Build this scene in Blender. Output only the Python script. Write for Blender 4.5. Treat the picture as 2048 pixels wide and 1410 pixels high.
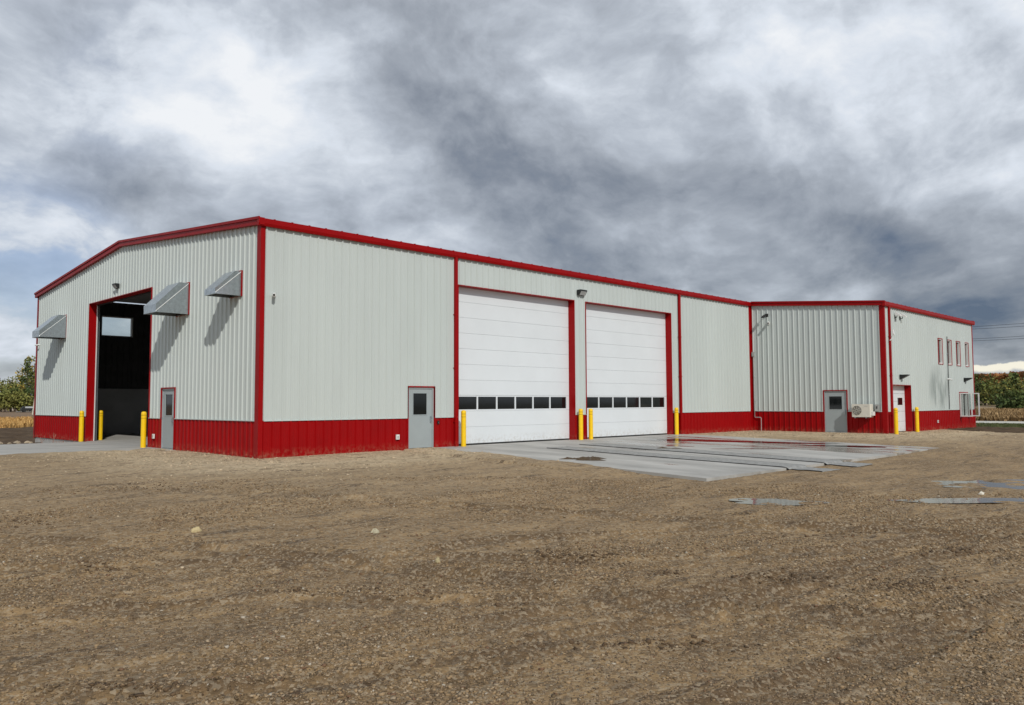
import bpy, math, random
import numpy as np
from mathutils import Matrix, Vector
random.seed(7)
RNG = np.random.default_rng(11)
for o in list(bpy.data.objects): bpy.data.objects.remove(o)
scene = bpy.context.scene
COL = scene.collection

# ------------------------------------------------------------------ camera
CAM = np.array([-11.853, -22.6978, 1.63]); YAW, PIT, ROL, FPX = .7842, .0623, -.0038, 1602.65
_f = np.array([math.cos(YAW)*math.cos(PIT), math.sin(YAW)*math.cos(PIT), math.sin(PIT)])
_r = np.cross(_f, [0, 0, 1]); _r /= np.linalg.norm(_r); _u = np.cross(_r, _f)
RT = math.cos(ROL)*_r + math.sin(ROL)*_u; UP = -math.sin(ROL)*_r + math.cos(ROL)*_u
cd = bpy.data.cameras.new('camera'); cam = bpy.data.objects.new('camera', cd); COL.objects.link(cam)
cd.sensor_width = 36; cd.lens = FPX/2048*36; cd.clip_start = .1; cd.clip_end = 6000
M = Matrix.Identity(4)
for i in range(3):
    M[i][0] = RT[i]; M[i][1] = UP[i]; M[i][2] = -_f[i]; M[i][3] = CAM[i]
cam.matrix_world = M
scene.camera = cam
def pdir(u, v):
    d = _f + RT*(u-1024)/FPX - UP*(v-705)/FPX
    return d/np.linalg.norm(d)
def gpt(u, v, z=0.):
    d = pdir(u, v); t = (z-CAM[2])/d[2]; return CAM + d*t

# ------------------------------------------------------------------ world sky
SUN = np.array([.345, .745, -.572]); SUN /= np.linalg.norm(SUN)       # travel direction, from the hood shadows
w = bpy.data.worlds.new('World'); scene.world = w; w.use_nodes = True
nt = w.node_tree; nt.nodes.clear(); NN = nt.nodes.new; LK = nt.links.new
def setin(n, i, v):
    if hasattr(v, 'is_linked') or isinstance(v, bpy.types.NodeSocket): LK(v, n.inputs[i])
    else: n.inputs[i].default_value = v
def vm(op, a, b=None, out=0):
    n = NN('ShaderNodeVectorMath'); n.operation = op; setin(n, 0, a)
    if b is not None:
        if op == 'SCALE': setin(n, 3, b)
        else: setin(n, 1, b)
    return n.outputs[out]
def fm(op, a, b=None, clamp=False):
    n = NN('ShaderNodeMath'); n.operation = op; n.use_clamp = clamp; setin(n, 0, a)
    if b is not None: setin(n, 1, b)
    return n.outputs[0]
def mr(x, a, b, c, d, smooth=True):
    n = NN('ShaderNodeMapRange'); n.interpolation_type = 'SMOOTHSTEP' if smooth else 'LINEAR'; n.clamp = True
    setin(n, 0, x)
    for i, q in enumerate((a, b, c, d)): setin(n, i+1, q)
    return n.outputs[0]
def nz(vec, sc, det, ro=.5, dist=0., out='Fac'):
    n = NN('ShaderNodeTexNoise'); setin(n, 'Vector', vec)
    n.inputs['Scale'].default_value = sc; n.inputs['Detail'].default_value = det
    n.inputs['Roughness'].default_value = ro; n.inputs['Distortion'].default_value = dist
    return n.outputs[out]
sky = NN('ShaderNodeTexSky'); sky.sky_type = 'NISHITA'; sky.sun_disc = False
sky.sun_elevation = math.asin(-SUN[2]); sky.sun_rotation = math.atan2(-SUN[0], -SUN[1])
tc = NN('ShaderNodeTexCoord'); d0 = vm('NORMALIZE', tc.outputs['Generated'])
wn = vm('SUBTRACT', nz(d0, 3.2, 6, .5, out='Color'), (.5, .5, .5))
dw = vm('ADD', d0, vm('MULTIPLY', wn, (.34, .34, .22)))
sx = NN('ShaderNodeSeparateXYZ'); LK(d0, sx.inputs[0]); elev = sx.outputs[2]
# clouds hang in a deck: flatten the lookup towards the horizon, then billow it
flat = fm('ADD', 1.2, fm('DIVIDE', .16, fm('ADD', fm('MAXIMUM', elev, 0.), .14)))
Q = vm('MULTIPLY', d0, (1, 1, 1.6)); Q = vm('SCALE', Q, flat)
Q = vm('ADD', Q, vm('MULTIPLY', wn, (.30, .30, .22)))
n1 = nz(Q, 1.5, 3, .5)
def billow(off, sc, det, ro):
    return nz(vm('ADD', Q, off) if off else Q, sc, det, ro)
LIT = (-.05, -.085, .075)
nA = billow(None, 2.3, 7, .53); nB = billow(LIT, 2.3, 7, .53)
nC = billow(None, 5.2, 8, .60); nD = billow(tuple(q*.5 for q in LIT), 5.2, 8, .60)
V = fm('ADD', .55, fm('MULTIPLY', fm('SUBTRACT', n1, .5), .40))
V = fm('ADD', V, fm('MULTIPLY', fm('SUBTRACT', nA, .5), .55))
V = fm('ADD', V, fm('MULTIPLY', fm('SUBTRACT', nA, nB), .85))
V = fm('ADD', V, fm('MULTIPLY', fm('SUBTRACT', nC, nD), .60))
def blob(u, v, rad, amp, zs=1.5):
    c = pdir(u, v)
    L = vm('LENGTH', vm('MULTIPLY', vm('SUBTRACT', dw, tuple(c)), (1, 1, zs)), out=1)
    return mr(L, 0., math.radians(rad)*1.5, amp, 0.)
BLOBS = [(890, 140, 9, -.22), (980, 260, 8, -.05), (330, 420, 7, -.16), (420, 390, 6, -.10), (1080, 450, 10, -.15), (1380, 490, 10, -.20), (1300, 290, 8, -.04),
  (1680, 480, 9, -.18), (1880, 540, 8, -.14), (1880, 400, 9, -.10), (2010, 672, 5, -.40), (1560, 640, 4, -.05), (1560, 570, 4, -.18), (180, 130, 6, -.10), (230, 330, 5, -.10),
  (340, 110, 10, .18), (600, 100, 11, .20), (560, 260, 9, .12), (760, 410, 6, .22), (340, 240, 4, .14), (80, 330, 8, .08), (1500, 20, 14, .20), (1850, 100, 14, .16),
  (1270, 200, 4, .14), (1660, 590, 3.5, .36), (20, 480, 3.5, .30), (20, 740, 4, .34), (1800, 600, 4, .10), (1230, 500, 2., .12)]
for b in BLOBS: V = fm('ADD', V, blob(b[0], b[1], b[2], b[3]*.9))
# clear bright strip under the cloud deck, low on the horizon towards the fields on the right
ed = fm('ADD', elev, fm('MULTIPLY', fm('SUBTRACT', nz(d0, 30., 5, .6), .5), .015))
strip = fm('MULTIPLY', mr(ed, .029, .034, 0., 1.), mr(ed, .0385, .0405, 1., 0.))
strip = fm('MULTIPLY', strip, fm('MULTIPLY', blob(2080, 735, 9, 1.3, 1.), 1., True))
cr = NN('ShaderNodeValToRGB'); LK(V, cr.inputs[0]); e = cr.color_ramp.elements
cols = [(-.0, (.095, .130, .190)), (.26, (.245, .272, .312)), (.45, (.385, .418, .462)), (.62, (.540, .585, .645)), (.80, (.700, .755, .835)), (.97, (.87, .895, .93))]
e[0].position, e[0].color = cols[0][0], (*cols[0][1], 1); e[1].position, e[1].color = cols[-1][0], (*cols[-1][1], 1)
for p_, c_ in cols[1:-1]:
    q = e.new(p_); q.color = (*c_, 1)
STR = .1
def mixc(f, a, b):
    n = NN('ShaderNodeMix'); n.data_type = 'RGBA'; setin(n, 0, f); setin(n, 6, a); setin(n, 7, b); return n.outputs[2]
cloud = mixc(fm('MULTIPLY', strip, 1., True), cr.outputs[0], (.98, .93, .78, 1))
cloud = vm('SCALE', cloud, 1/STR)
gap = fm('ADD', blob(60, 600, 7, .6, 1.), blob(250, 120, 6, .25, 1.)); gap = fm('ADD', gap, .10)
gap = fm('MULTIPLY', gap, mr(V, .78, .56, 0., 1.), True)
final = mixc(gap, cloud, vm('MULTIPLY', sky.outputs[0], (.80, .82, .98)))
bg = NN('ShaderNodeBackground'); LK(final, bg.inputs[0]); bg.inputs[1].default_value = STR
w.cycles.sampling_method = 'MANUAL'; w.cycles.sample_map_resolution = 512
wo = NN('ShaderNodeOutputWorld'); LK(bg.outputs[0], wo.inputs[0])

sl = bpy.data.lights.new('sun', 'SUN'); sl.energy = 2.5; sl.angle = math.radians(.6); sl.color = (1., .96, .89)
so = bpy.data.objects.new('sun', sl); COL.objects.link(so); so.location = (-20, -40, 30)
so.rotation_euler = Vector(tuple(SUN)).to_track_quat('-Z', 'Y').to_euler()
vs = scene.view_settings; vs.view_transform = 'Standard'; vs.look = 'None'; vs.exposure = 0; vs.gamma = 1; vs.use_curve_mapping = False
scene.render.engine = 'CYCLES'

# ------------------------------------------------------------------ materials
MATS = {}
def material(name, color, rough=.5, metal=0., var=.12, vscale=3., bump=0., bscale=40., stretch=(1, 1, 1), spec=.5, attr=False, rnd=0., col2=None, rvar=.1, coat=0.):
    m = bpy.data.materials.new(name); m.use_nodes = True; t = m.node_tree; N = t.nodes; L = t.links
    b = N['Principled BSDF']; b.inputs['Roughness'].default_value = rough; b.inputs['Metallic'].default_value = metal
    b.inputs['Specular IOR Level'].default_value = spec; b.inputs['Coat Weight'].default_value = coat
    g = N.new('ShaderNodeNewGeometry'); mp = N.new('ShaderNodeMapping'); mp.inputs['Scale'].default_value = stretch; L.new(g.outputs['Position'], mp.inputs[0])
    n = N.new('ShaderNodeTexNoise'); n.inputs['Scale'].default_value = vscale; n.inputs['Detail'].default_value = 6; n.inputs['Roughness'].default_value = .6; L.new(mp.outputs[0], n.inputs['Vector'])
    mx = N.new('ShaderNodeMix'); mx.data_type = 'RGBA'
    c2 = col2 or tuple(c*(1-var*1.6) for c in color)
    c1 = color if col2 else tuple(min(1, c*(1+var)) for c in color)
    mx.inputs[6].default_value = (*c1, 1); mx.inputs[7].default_value = (*c2, 1)
    r = N.new('ShaderNodeMapRange'); r.inputs[1].default_value = .3; r.inputs[2].default_value = .7; L.new(n.outputs[0], r.inputs[0]); L.new(r.outputs[0], mx.inputs[0])
    out = mx.outputs[2]
    if attr:
        a = N.new('ShaderNodeAttribute'); a.attribute_name = 'Col'
        mu = N.new('ShaderNodeMix'); mu.data_type = 'RGBA'; mu.blend_type = 'MULTIPLY'; mu.inputs[0].default_value = 1
        L.new(a.outputs[0], mu.inputs[6]); L.new(out, mu.inputs[7]); out = mu.outputs[2]
    if rnd:
        oi = N.new('ShaderNodeObjectInfo'); rr = N.new('ShaderNodeMapRange'); rr.inputs[3].default_value = 1-rnd; rr.inputs[4].default_value = 1+rnd
        L.new(oi.outputs['Random'], rr.inputs[0]); h = N.new('ShaderNodeHueSaturation'); L.new(out, h.inputs['Color']); L.new(rr.outputs[0], h.inputs['Value']); out = h.outputs[0]
    L.new(out, b.inputs['Base Color'])
    if rvar:
        r2 = N.new('ShaderNodeMapRange'); r2.inputs[3].default_value = max(.02, rough-rvar); r2.inputs[4].default_value = min(1, rough+rvar); L.new(n.outputs[0], r2.inputs[0]); L.new(r2.outputs[0], b.inputs['Roughness'])
    if bump:
        nb = N.new('ShaderNodeTexNoise'); nb.inputs['Scale'].default_value = bscale; nb.inputs['Detail'].default_value = 4; L.new(mp.outputs[0], nb.inputs['Vector'])
        bp = N.new('ShaderNodeBump'); bp.inputs['Strength'].default_value = 1; bp.inputs['Distance'].default_value = bump; L.new(nb.outputs[0], bp.inputs['Height']); L.new(bp.outputs[0], b.inputs['Normal'])
    MATS[name] = m; return m
siding = material('siding_paint', (.515, .565, .548), .36, var=.022, vscale=1.2, rnd=.025, bump=.0006, bscale=1.6, stretch=(1, 1, .25))
red = material('red_paint', (.295, .0018, .003), .42, var=.06, vscale=1.5, rnd=.02, bump=.001, bscale=2., rvar=.06, spec=.16)
def dark_blotch(m):  # mixes a darker blotch into the siding colour on the wing side
    t = m.node_tree; N = t.nodes; L = t.links; b = N['Principled BSDF']; src = b.inputs['Base Color'].links[0].from_socket
    g = N.new('ShaderNodeNewGeometry'); mp = N.new('ShaderNodeMapping'); mp.inputs['Location'].default_value = (-38.6/2.6, 0, -2.35/1.7); mp.inputs['Scale'].default_value = (1/2.6, 0, 1/1.7); L.new(g.outputs['Position'], mp.inputs[0])
    le = N.new('ShaderNodeVectorMath'); le.operation = 'LENGTH'; L.new(mp.outputs[0], le.inputs[0])
    n = N.new('ShaderNodeTexNoise'); n.inputs['Scale'].default_value = 1.; n.inputs['Detail'].default_value = 7; m2 = N.new('ShaderNodeMapping'); m2.inputs['Scale'].default_value = (2.2, 1, .5); L.new(g.outputs['Position'], m2.inputs[0]); L.new(m2.outputs[0], n.inputs['Vector'])
    s1 = N.new('ShaderNodeMapRange'); s1.interpolation_type = 'SMOOTHSTEP'; s1.inputs[1].default_value = 1.; s1.inputs[2].default_value = .3; L.new(le.outputs[1], s1.inputs[0])
    s2 = N.new('ShaderNodeMapRange'); s2.inputs[1].default_value = .42; s2.inputs[2].default_value = .62; L.new(n.outputs[0], s2.inputs[0])
    mu = N.new('ShaderNodeMath'); mu.operation = 'MULTIPLY'; L.new(s1.outputs[0], mu.inputs[0]); L.new(s2.outputs[0], mu.inputs[1])
    mx = N.new('ShaderNodeMix'); mx.data_type = 'RGBA'; mx.inputs[7].default_value = (.27, .31, .30, 1); L.new(mu.outputs[0], mx.inputs[0]); L.new(src, mx.inputs[6]); L.new(mx.outputs[2], b.inputs['Base Color'])
def splash(m, amt, top):
    t = m.node_tree; N = t.nodes; L = t.links; b = N['Principled BSDF']; src = b.inputs['Base Color'].links[0].from_socket
    g = N.new('ShaderNodeNewGeometry'); sp = N.new('ShaderNodeSeparateXYZ'); L.new(g.outputs['Position'], sp.inputs[0])
    n = N.new('ShaderNodeTexNoise'); n.inputs['Scale'].default_value = 7.; n.inputs['Detail'].default_value = 8; n.inputs['Roughness'].default_value = .7; L.new(g.outputs['Position'], n.inputs['Vector'])
    z = N.new('ShaderNodeMapRange'); z.inputs[1].default_value = top; z.inputs[2].default_value = -.05; L.new(sp.outputs[2], z.inputs[0])
    r = N.new('ShaderNodeMapRange'); r.inputs[1].default_value = .45; r.inputs[2].default_value = .70; L.new(n.outputs[0], r.inputs[0])
    mu = N.new('ShaderNodeMath'); mu.operation = 'MULTIPLY'; L.new(z.outputs[0], mu.inputs[0]); L.new(r.outputs[0], mu.inputs[1])
    m2 = N.new('ShaderNodeMath'); m2.operation = 'MULTIPLY'; m2.inputs[1].default_value = amt; L.new(mu.outputs[0], m2.inputs[0])
    mx = N.new('ShaderNodeMix'); mx.data_type = 'RGBA'; mx.inputs[7].default_value = (.33, .25, .16, 1); L.new(m2.outputs[0], mx.inputs[0]); L.new(src, mx.inputs[6]); L.new(mx.outputs[2], b.inputs['Base Color'])
dark_blotch(siding); splash(red, .55, .28)
white_door = material('white_door_paint', (.70, .74, .765), .42, var=.02, vscale=.9, rnd=.01)
splash(white_door, .7, .45)
grey_door = material('grey_door_paint', (.33, .375, .385), .45, var=.03, vscale=2., spec=.4)
galv = material('galvanised_steel', (.52, .575, .60), .36, .85, var=.14, vscale=9., rvar=.12)
glass = material('dark_glass', (.006, .008, .008), .06, var=.1, rvar=.03)
rubber = material('black_rubber', (.012, .012, .012), .7)
black = material('black_metal', (.018, .02, .02), .4)
whitep = material('white_plastic', (.75, .76, .74), .45, var=.03)
beige = material('condenser_enamel', (.66, .64, .56), .4, var=.04)
yellow = material('yellow_plastic', (.90, .57, .002), .42, var=.05, vscale=6., rvar=.08)
bandm = material('bollard_groove', (.25, .15, .004), .5)
lens = material('lamp_lens', (.45, .47, .47), .25)
concrete = material('concrete', (.43, .42, .39), .72, var=.16, vscale=1.1, bump=.003, bscale=60., stretch=(.35, 1.6, 1), rvar=.16)
apronm = material('apron_concrete', (.42, .41, .38), .70, var=.20, vscale=.9, bump=.003, bscale=60., stretch=(1.2, .35, 1), rvar=.1)
def wet(m):
    t = m.node_tree; N = t.nodes; L = t.links; b = N['Principled BSDF']; src = b.inputs['Base Color'].links[0].from_socket; rs = b.inputs['Roughness'].links[0].from_socket
    g = N.new('ShaderNodeNewGeometry'); mp = N.new('ShaderNodeMapping'); mp.inputs['Rotation'].default_value = (0, 0, .45); mp.inputs['Scale'].default_value = (1.1, .35, 1); L.new(g.outputs['Position'], mp.inputs[0])
    n = N.new('ShaderNodeTexNoise'); n.inputs['Scale'].default_value = .55; n.inputs['Detail'].default_value = 7; n.inputs['Roughness'].default_value = .62; L.new(mp.outputs[0], n.inputs['Vector'])
    sp = N.new('ShaderNodeSeparateXYZ'); L.new(g.outputs['Position'], sp.inputs[0]); gx = N.new('ShaderNodeMapRange'); gx.inputs[1].default_value = 9.; gx.inputs[2].default_value = 20.; gx.inputs[3].default_value = -.10; gx.inputs[4].default_value = .06; L.new(sp.outputs[0], gx.inputs[0])
    ad = N.new('ShaderNodeMath'); L.new(n.outputs[0], ad.inputs[0]); L.new(gx.outputs[0], ad.inputs[1])
    w_ = N.new('ShaderNodeMapRange'); w_.interpolation_type = 'SMOOTHSTEP'; w_.inputs[1].default_value = .52; w_.inputs[2].default_value = .60; L.new(ad.outputs[0], w_.inputs[0])
    mx = N.new('ShaderNodeMix'); mx.data_type = 'RGBA'; mx.blend_type = 'MULTIPLY'; mx.inputs[7].default_value = (.62, .58, .54, 1); L.new(w_.outputs[0], mx.inputs[0]); L.new(src, mx.inputs[6]); L.new(mx.outputs[2], b.inputs['Base Color'])
    mr_ = N.new('ShaderNodeMix'); mr_.data_type = 'FLOAT'; L.new(w_.outputs[0], mr_.inputs[0]); L.new(rs, mr_.inputs[2]); mr_.inputs[3].default_value = .16; L.new(mr_.outputs[0], b.inputs['Roughness'])
wet(apronm)
foundm = material('foundation_concrete', (.46, .45, .42), .85, var=.12, bump=.004, bscale=30.)
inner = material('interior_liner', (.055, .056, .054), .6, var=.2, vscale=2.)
precast = material('precast_wall', (.40, .41, .41), .8, var=.12, vscale=1.)
steel_and_shade = material('interior_steel_and_shade', (.10, .10, .10), .6)  # real steel parts, and shade painted on the rolled-up door panels
roofm = material('roof_steel', (.45, .47, .47), .4)
matm = material('track_mat_composite', (.31, .31, .295), .75, var=.25, vscale=9., bump=.01, bscale=45.)
soil = material('dark_soil', (.14, .098, .062), .95, col2=(.055, .037, .023), vscale=1.6, bump=.10, bscale=5., spec=.08)
grassm = material('grass_blades', (1, 1, 1), .8, attr=True, var=.1)
leafm = material('leaf', (1, 1, 1), .75, attr=True, var=.1, spec=.2)
bark = material('bark', (.10, .075, .055), .9, bump=.02, bscale=20.)
cornm = material('dry_corn', (1, 1, 1), .85, attr=True, var=.15, spec=.2)
stonem = material('stone', (1, 1, 1), .85, attr=True, var=.12, vscale=90., spec=.3)
gravroad = material('pale_road_gravel', (.55, .53, .47), .9, var=.12, vscale=2.)
wood = material('weathered_pole_wood', (.30, .25, .20), .85, var=.15, vscale=4.)
paleg = material('pale_pole', (.62, .58, .50), .7, var=.08)
mud = material('mud', (.10, .068, .038), .85, col2=(.055, .036, .02), vscale=12., bump=.015, bscale=30.)
pipeg = material('grey_pipe', (.40, .41, .40), .45, .2)
def make_water(nm, silt):
    water = bpy.data.materials.new(nm); water.use_nodes = True
    t = water.node_tree; t.nodes.clear()
    tr = t.nodes.new('ShaderNodeBsdfTransparent'); tr.inputs[0].default_value = (.70, .66, .60, 1)
    gl = t.nodes.new('ShaderNodeBsdfGlossy'); gl.inputs['Roughness'].default_value = .06
    df = t.nodes.new('ShaderNodeBsdfDiffuse'); df.inputs[0].default_value = (.33, .31, .28, 1); ms = t.nodes.new('ShaderNodeMixShader'); ms.inputs[0].default_value = silt; t.links.new(tr.outputs[0], ms.inputs[1]); t.links.new(df.outputs[0], ms.inputs[2])
    fr = t.nodes.new('ShaderNodeFresnel'); fr.inputs[0].default_value = 1.33; mx = t.nodes.new('ShaderNodeMixShader'); ou = t.nodes.new('ShaderNodeOutputMaterial')
    nzw = t.nodes.new('ShaderNodeTexNoise'); nzw.inputs['Scale'].default_value = 5; bw = t.nodes.new('ShaderNodeBump'); bw.inputs['Distance'].default_value = .003; gw = t.nodes.new('ShaderNodeNewGeometry')
    t.links.new(gw.outputs['Position'], nzw.inputs['Vector']); t.links.new(nzw.outputs[0], bw.inputs['Height']); t.links.new(bw.outputs[0], gl.inputs['Normal'])
    t.links.new(fr.outputs[0], mx.inputs[0]); t.links.new(ms.outputs[0], mx.inputs[1]); t.links.new(gl.outputs[0], mx.inputs[2]); t.links.new(mx.outputs[0], ou.inputs[0])
    return water
water = make_water('water', .0); silty = make_water('silty_water', .75)
pane = bpy.data.materials.new('clear_glass'); pane.use_nodes = True
t = pane.node_tree; t.nodes.clear()
tr = t.nodes.new('ShaderNodeBsdfTransparent'); tr.inputs[0].default_value = (.86, .89, .88, 1)
gl = t.nodes.new('ShaderNodeBsdfGlossy'); gl.inputs['Roughness'].default_value = .02
fr = t.nodes.new('ShaderNodeFresnel'); fr.inputs[0].default_value = 1.45; mx = t.nodes.new('ShaderNodeMixShader'); ou = t.nodes.new('ShaderNodeOutputMaterial')
t.links.new(fr.outputs[0], mx.inputs[0]); t.links.new(tr.outputs[0], mx.inputs[1]); t.links.new(gl.outputs[0], mx.inputs[2]); t.links.new(mx.outputs[0], ou.inputs[0])

def gravel_material():
    m = bpy.data.materials.new('gravel'); m.use_nodes = True; t = m.node_tree; N = t.nodes; L = t.links; b = N['Principled BSDF']
    b.inputs['Specular IOR Level'].default_value = .25
    g = N.new('ShaderNodeNewGeometry'); p = g.outputs['Position']
    def noise(sc, det, stretch=None, ro=.6):
        n = N.new('ShaderNodeTexNoise'); n.inputs['Scale'].default_value = sc; n.inputs['Detail'].default_value = det; n.inputs['Roughness'].default_value = ro
        if stretch:
            mp = N.new('ShaderNodeMapping'); mp.inputs['Rotation'].default_value = (0, 0, stretch[3]); mp.inputs['Scale'].default_value = stretch[:3]; L.new(p, mp.inputs[0]); L.new(mp.outputs[0], n.inputs['Vector'])
        else: L.new(p, n.inputs['Vector'])
        return n.outputs[0]
    def ramp(x, a, b_): 
        r = N.new('ShaderNodeMapRange'); r.interpolation_type = 'SMOOTHSTEP'; r.inputs[1].default_value = a; r.inputs[2].default_value = b_; L.new(x, r.inputs[0]); return r.outputs[0]
    def mix(f, a, b_, mode='MIX'):
        n = N.new('ShaderNodeMix'); n.data_type = 'RGBA'; n.blend_type = mode
        for i, v in ((0, f), (6, a), (7, b_)):
            if isinstance(v, bpy.types.NodeSocket): L.new(v, n.inputs[i])
            else: n.inputs[i].default_value = v
        return n.outputs[2]
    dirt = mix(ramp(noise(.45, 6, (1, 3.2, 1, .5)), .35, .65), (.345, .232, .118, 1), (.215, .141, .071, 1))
    near_wall = mix(ramp(noise(1.3, 6), .35, .65), (.60, .475, .31, 1), (.48, .37, .235, 1))
    at = N.new('ShaderNodeAttribute'); at.attribute_name = 'NearWall'
    base = mix(at.outputs['Fac'], dirt, near_wall)  # ground colour turns paler towards the walls
    base = mix(ramp(noise(.7, 9, (1, 4.5, 1, .45), .68), .55, .66), base, (.105, .068, .038, 1))
    tk = N.new('ShaderNodeAttribute'); tk.attribute_name = 'Track'
    base = mix(tk.outputs['Fac'], base, (.135, .086, .045, 1))
    v1 = N.new('ShaderNodeTexVoronoi'); v1.inputs['Scale'].default_value = 34; L.new(p, v1.inputs['Vector'])
    v2 = N.new('ShaderNodeTexVoronoi'); v2.inputs['Scale'].default_value = 13; L.new(p, v2.inputs['Vector'])
    hs = N.new('ShaderNodeSeparateColor'); L.new(v1.outputs['Color'], hs.inputs[0])
    hs2 = N.new('ShaderNodeSeparateColor'); L.new(v2.outputs['Color'], hs2.inputs[0])
    patch = ramp(noise(.8, 5, (1, 2, 1, .7)), .40, .60)
    fleck = N.new('ShaderNodeMath'); fleck.operation = 'MULTIPLY'; L.new(ramp(hs.outputs[0], .45, .95), fleck.inputs[0]); fleck.inputs[1].default_value = .55
    base = mix(fleck.outputs[0], base, (.46, .38, .27, 1))
    dk = N.new('ShaderNodeMath'); dk.operation = 'MULTIPLY'; L.new(ramp(hs2.outputs[1], .6, 1.), dk.inputs[0]); dk.inputs[1].default_value = .5
    base = mix(dk.outputs[0], base, (.09, .065, .042, 1))
    L.new(base, b.inputs['Base Color']); b.inputs['Roughness'].default_value = .9
    hsum = N.new('ShaderNodeMath'); hsum.operation = 'SUBTRACT'; L.new(noise(14, 8, None, .7), hsum.inputs[0]); vv = N.new('ShaderNodeMath'); vv.operation = 'MULTIPLY'; vv.inputs[1].default_value = .35; L.new(v1.outputs['Distance'], vv.inputs[0]); L.new(vv.outputs[0], hsum.inputs[1])
    bp = N.new('ShaderNodeBump'); bp.inputs['Distance'].default_value = .035; bp.inputs['Strength'].default_value = 1.; L.new(hsum.outputs[0], bp.inputs['Height']); L.new(bp.outputs[0], b.inputs['Normal'])
    return m
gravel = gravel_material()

# ------------------------------------------------------------------ mesh helpers
ROOT = {}
class MB:
    def __init__(s): s.v = []; s.f = []
    def quad(s, *p):
        n = len(s.v); s.v += [tuple(q) for q in p]; s.f.append(tuple(range(n, n+len(p)))); return s
    def box(s, x0, x1, y0, y1, z0, z1):
        n = len(s.v)
        s.v += [(x, y, z) for z in (z0, z1) for y in (y0, y1) for x in (x0, x1)]
        s.f += [tuple(n+i for i in q) for q in ((0, 2, 3, 1), (4, 5, 7, 6), (0, 1, 5, 4), (2, 6, 7, 3), (0, 4, 6, 2), (1, 3, 7, 5))]; return s
    def prism(s, pts, d):
        """extrude polygon pts (3-D) by vector d"""
        n = len(s.v); k = len(pts)
        s.v += [tuple(p) for p in pts] + [tuple(np.add(p, d)) for p in pts]
        s.f.append(tuple(n+i for i in reversed(range(k)))); s.f.append(tuple(n+k+i for i in range(k)))
        s.f += [(n+i, n+(i+1) % k, n+k+(i+1) % k, n+k+i) for i in range(k)]; return s
    def tube(s, pts, r, seg=8):
        pts = [np.array(p, float) for p in pts]; rs = r if hasattr(r, '__len__') else [r]*len(pts); rings = []
        for i, p in enumerate(pts):
            d = pts[min(i+1, len(pts)-1)] - pts[max(i-1, 0)]; d /= np.linalg.norm(d)
            a = np.cross(d, [0, 0, 1.] if abs(d[2]) < .9 else [1., 0, 0]); a /= np.linalg.norm(a); b = np.cross(d, a); n = len(s.v)
            for k in range(seg):
                th = 2*math.pi*k/seg; s.v.append(tuple(p + rs[i]*(a*math.cos(th)+b*math.sin(th))))
            rings.append(n)
        for a, b in zip(rings, rings[1:]):
            for k in range(seg): s.f.append((a+k, a+(k+1) % seg, b+(k+1) % seg, b+k))
        s.f.append(tuple(rings[0]+k for k in reversed(range(seg)))); s.f.append(tuple(rings[-1]+k for k in range(seg))); return s
    def lathe(s, prof, seg=24, c=(0, 0, 0)):
        n = len(s.v)
        for r, z in prof:
            for k in range(seg):
                th = 2*math.pi*k/seg; s.v.append((c[0]+r*math.cos(th), c[1]+r*math.sin(th), c[2]+z))
        for i in range(len(prof)-1):
            for k in range(seg):
                a, b = n+i*seg+k, n+i*seg+(k+1) % seg; s.f.append((a, b, b+seg, a+seg))
        s.f.append(tuple(n+k for k in reversed(range(seg)))); s.f.append(tuple(n+(len(prof)-1)*seg+k for k in range(seg))); return s
def link(name, me, mat, parent=None, smooth=False):
    o = bpy.data.objects.new(name, me); COL.objects.link(o)
    if mat and not me.materials: me.materials.append(mat)
    if parent: o.parent = parent; ROOT[o.name] = ROOT[parent.name]
    if smooth: me.polygons.foreach_set('use_smooth', [True]*len(me.polygons))
    return o
def build(name, mb, mat, parent=None, smooth=False, angle=None):
    off = ROOT[parent.name] if parent else (0, 0, 0)
    me = bpy.data.meshes.new(name); me.from_pydata([tuple(np.subtract(v, off)) for v in mb.v], [], mb.f); me.update()
    o = link(name, me, mat, parent, smooth)
    if angle and smooth: me.set_sharp_from_angle(angle=math.radians(angle))
    return o
def tag(o, label=None, cat=None, group=None, kind=None):
    for k, v in (('label', label), ('category', cat), ('group', group), ('kind', kind)):
        if v: o[k] = v
    return o
def thing(name, loc, label, cat, group=None):
    o = bpy.data.objects.new(name, None); COL.objects.link(o); o.location = loc; o.empty_display_size = .3
    ROOT[o.name] = tuple(loc); return tag(o, label, cat, group)
def copy_thing(root, loc, label=None, rz=0.):
    r = root.copy(); COL.objects.link(r); r.location = loc; r.rotation_euler = (0, 0, rz); ROOT[r.name] = tuple(loc)
    if label: r['label'] = label
    for ch in root.children:
        c = ch.copy(); COL.objects.link(c); c.parent = r
        for g in ch.children:
            k = g.copy(); COL.objects.link(k); k.parent = c
    return r
def hashn(ix, iy, seed):
    h = (ix.astype(np.int64)*374761393 + iy.astype(np.int64)*668265263 + seed*1442695041) & 0xffffffff
    h = ((h ^ (h >> 13))*1274126177) & 0xffffffff
    return ((h ^ (h >> 16)) & 0xffff)/65535.
def vnoise(x, y, seed=0):
    x = np.asarray(x, float); y = np.asarray(y, float)
    ix, iy = np.floor(x), np.floor(y); fx, fy = x-ix, y-iy; fx = fx*fx*(3-2*fx); fy = fy*fy*(3-2*fy)
    a = hashn(ix, iy, seed); b = hashn(ix+1, iy, seed); c = hashn(ix, iy+1, seed); d = hashn(ix+1, iy+1, seed)
    return (a*(1-fx)+b*fx)*(1-fy) + (c*(1-fx)+d*fx)*fy
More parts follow.
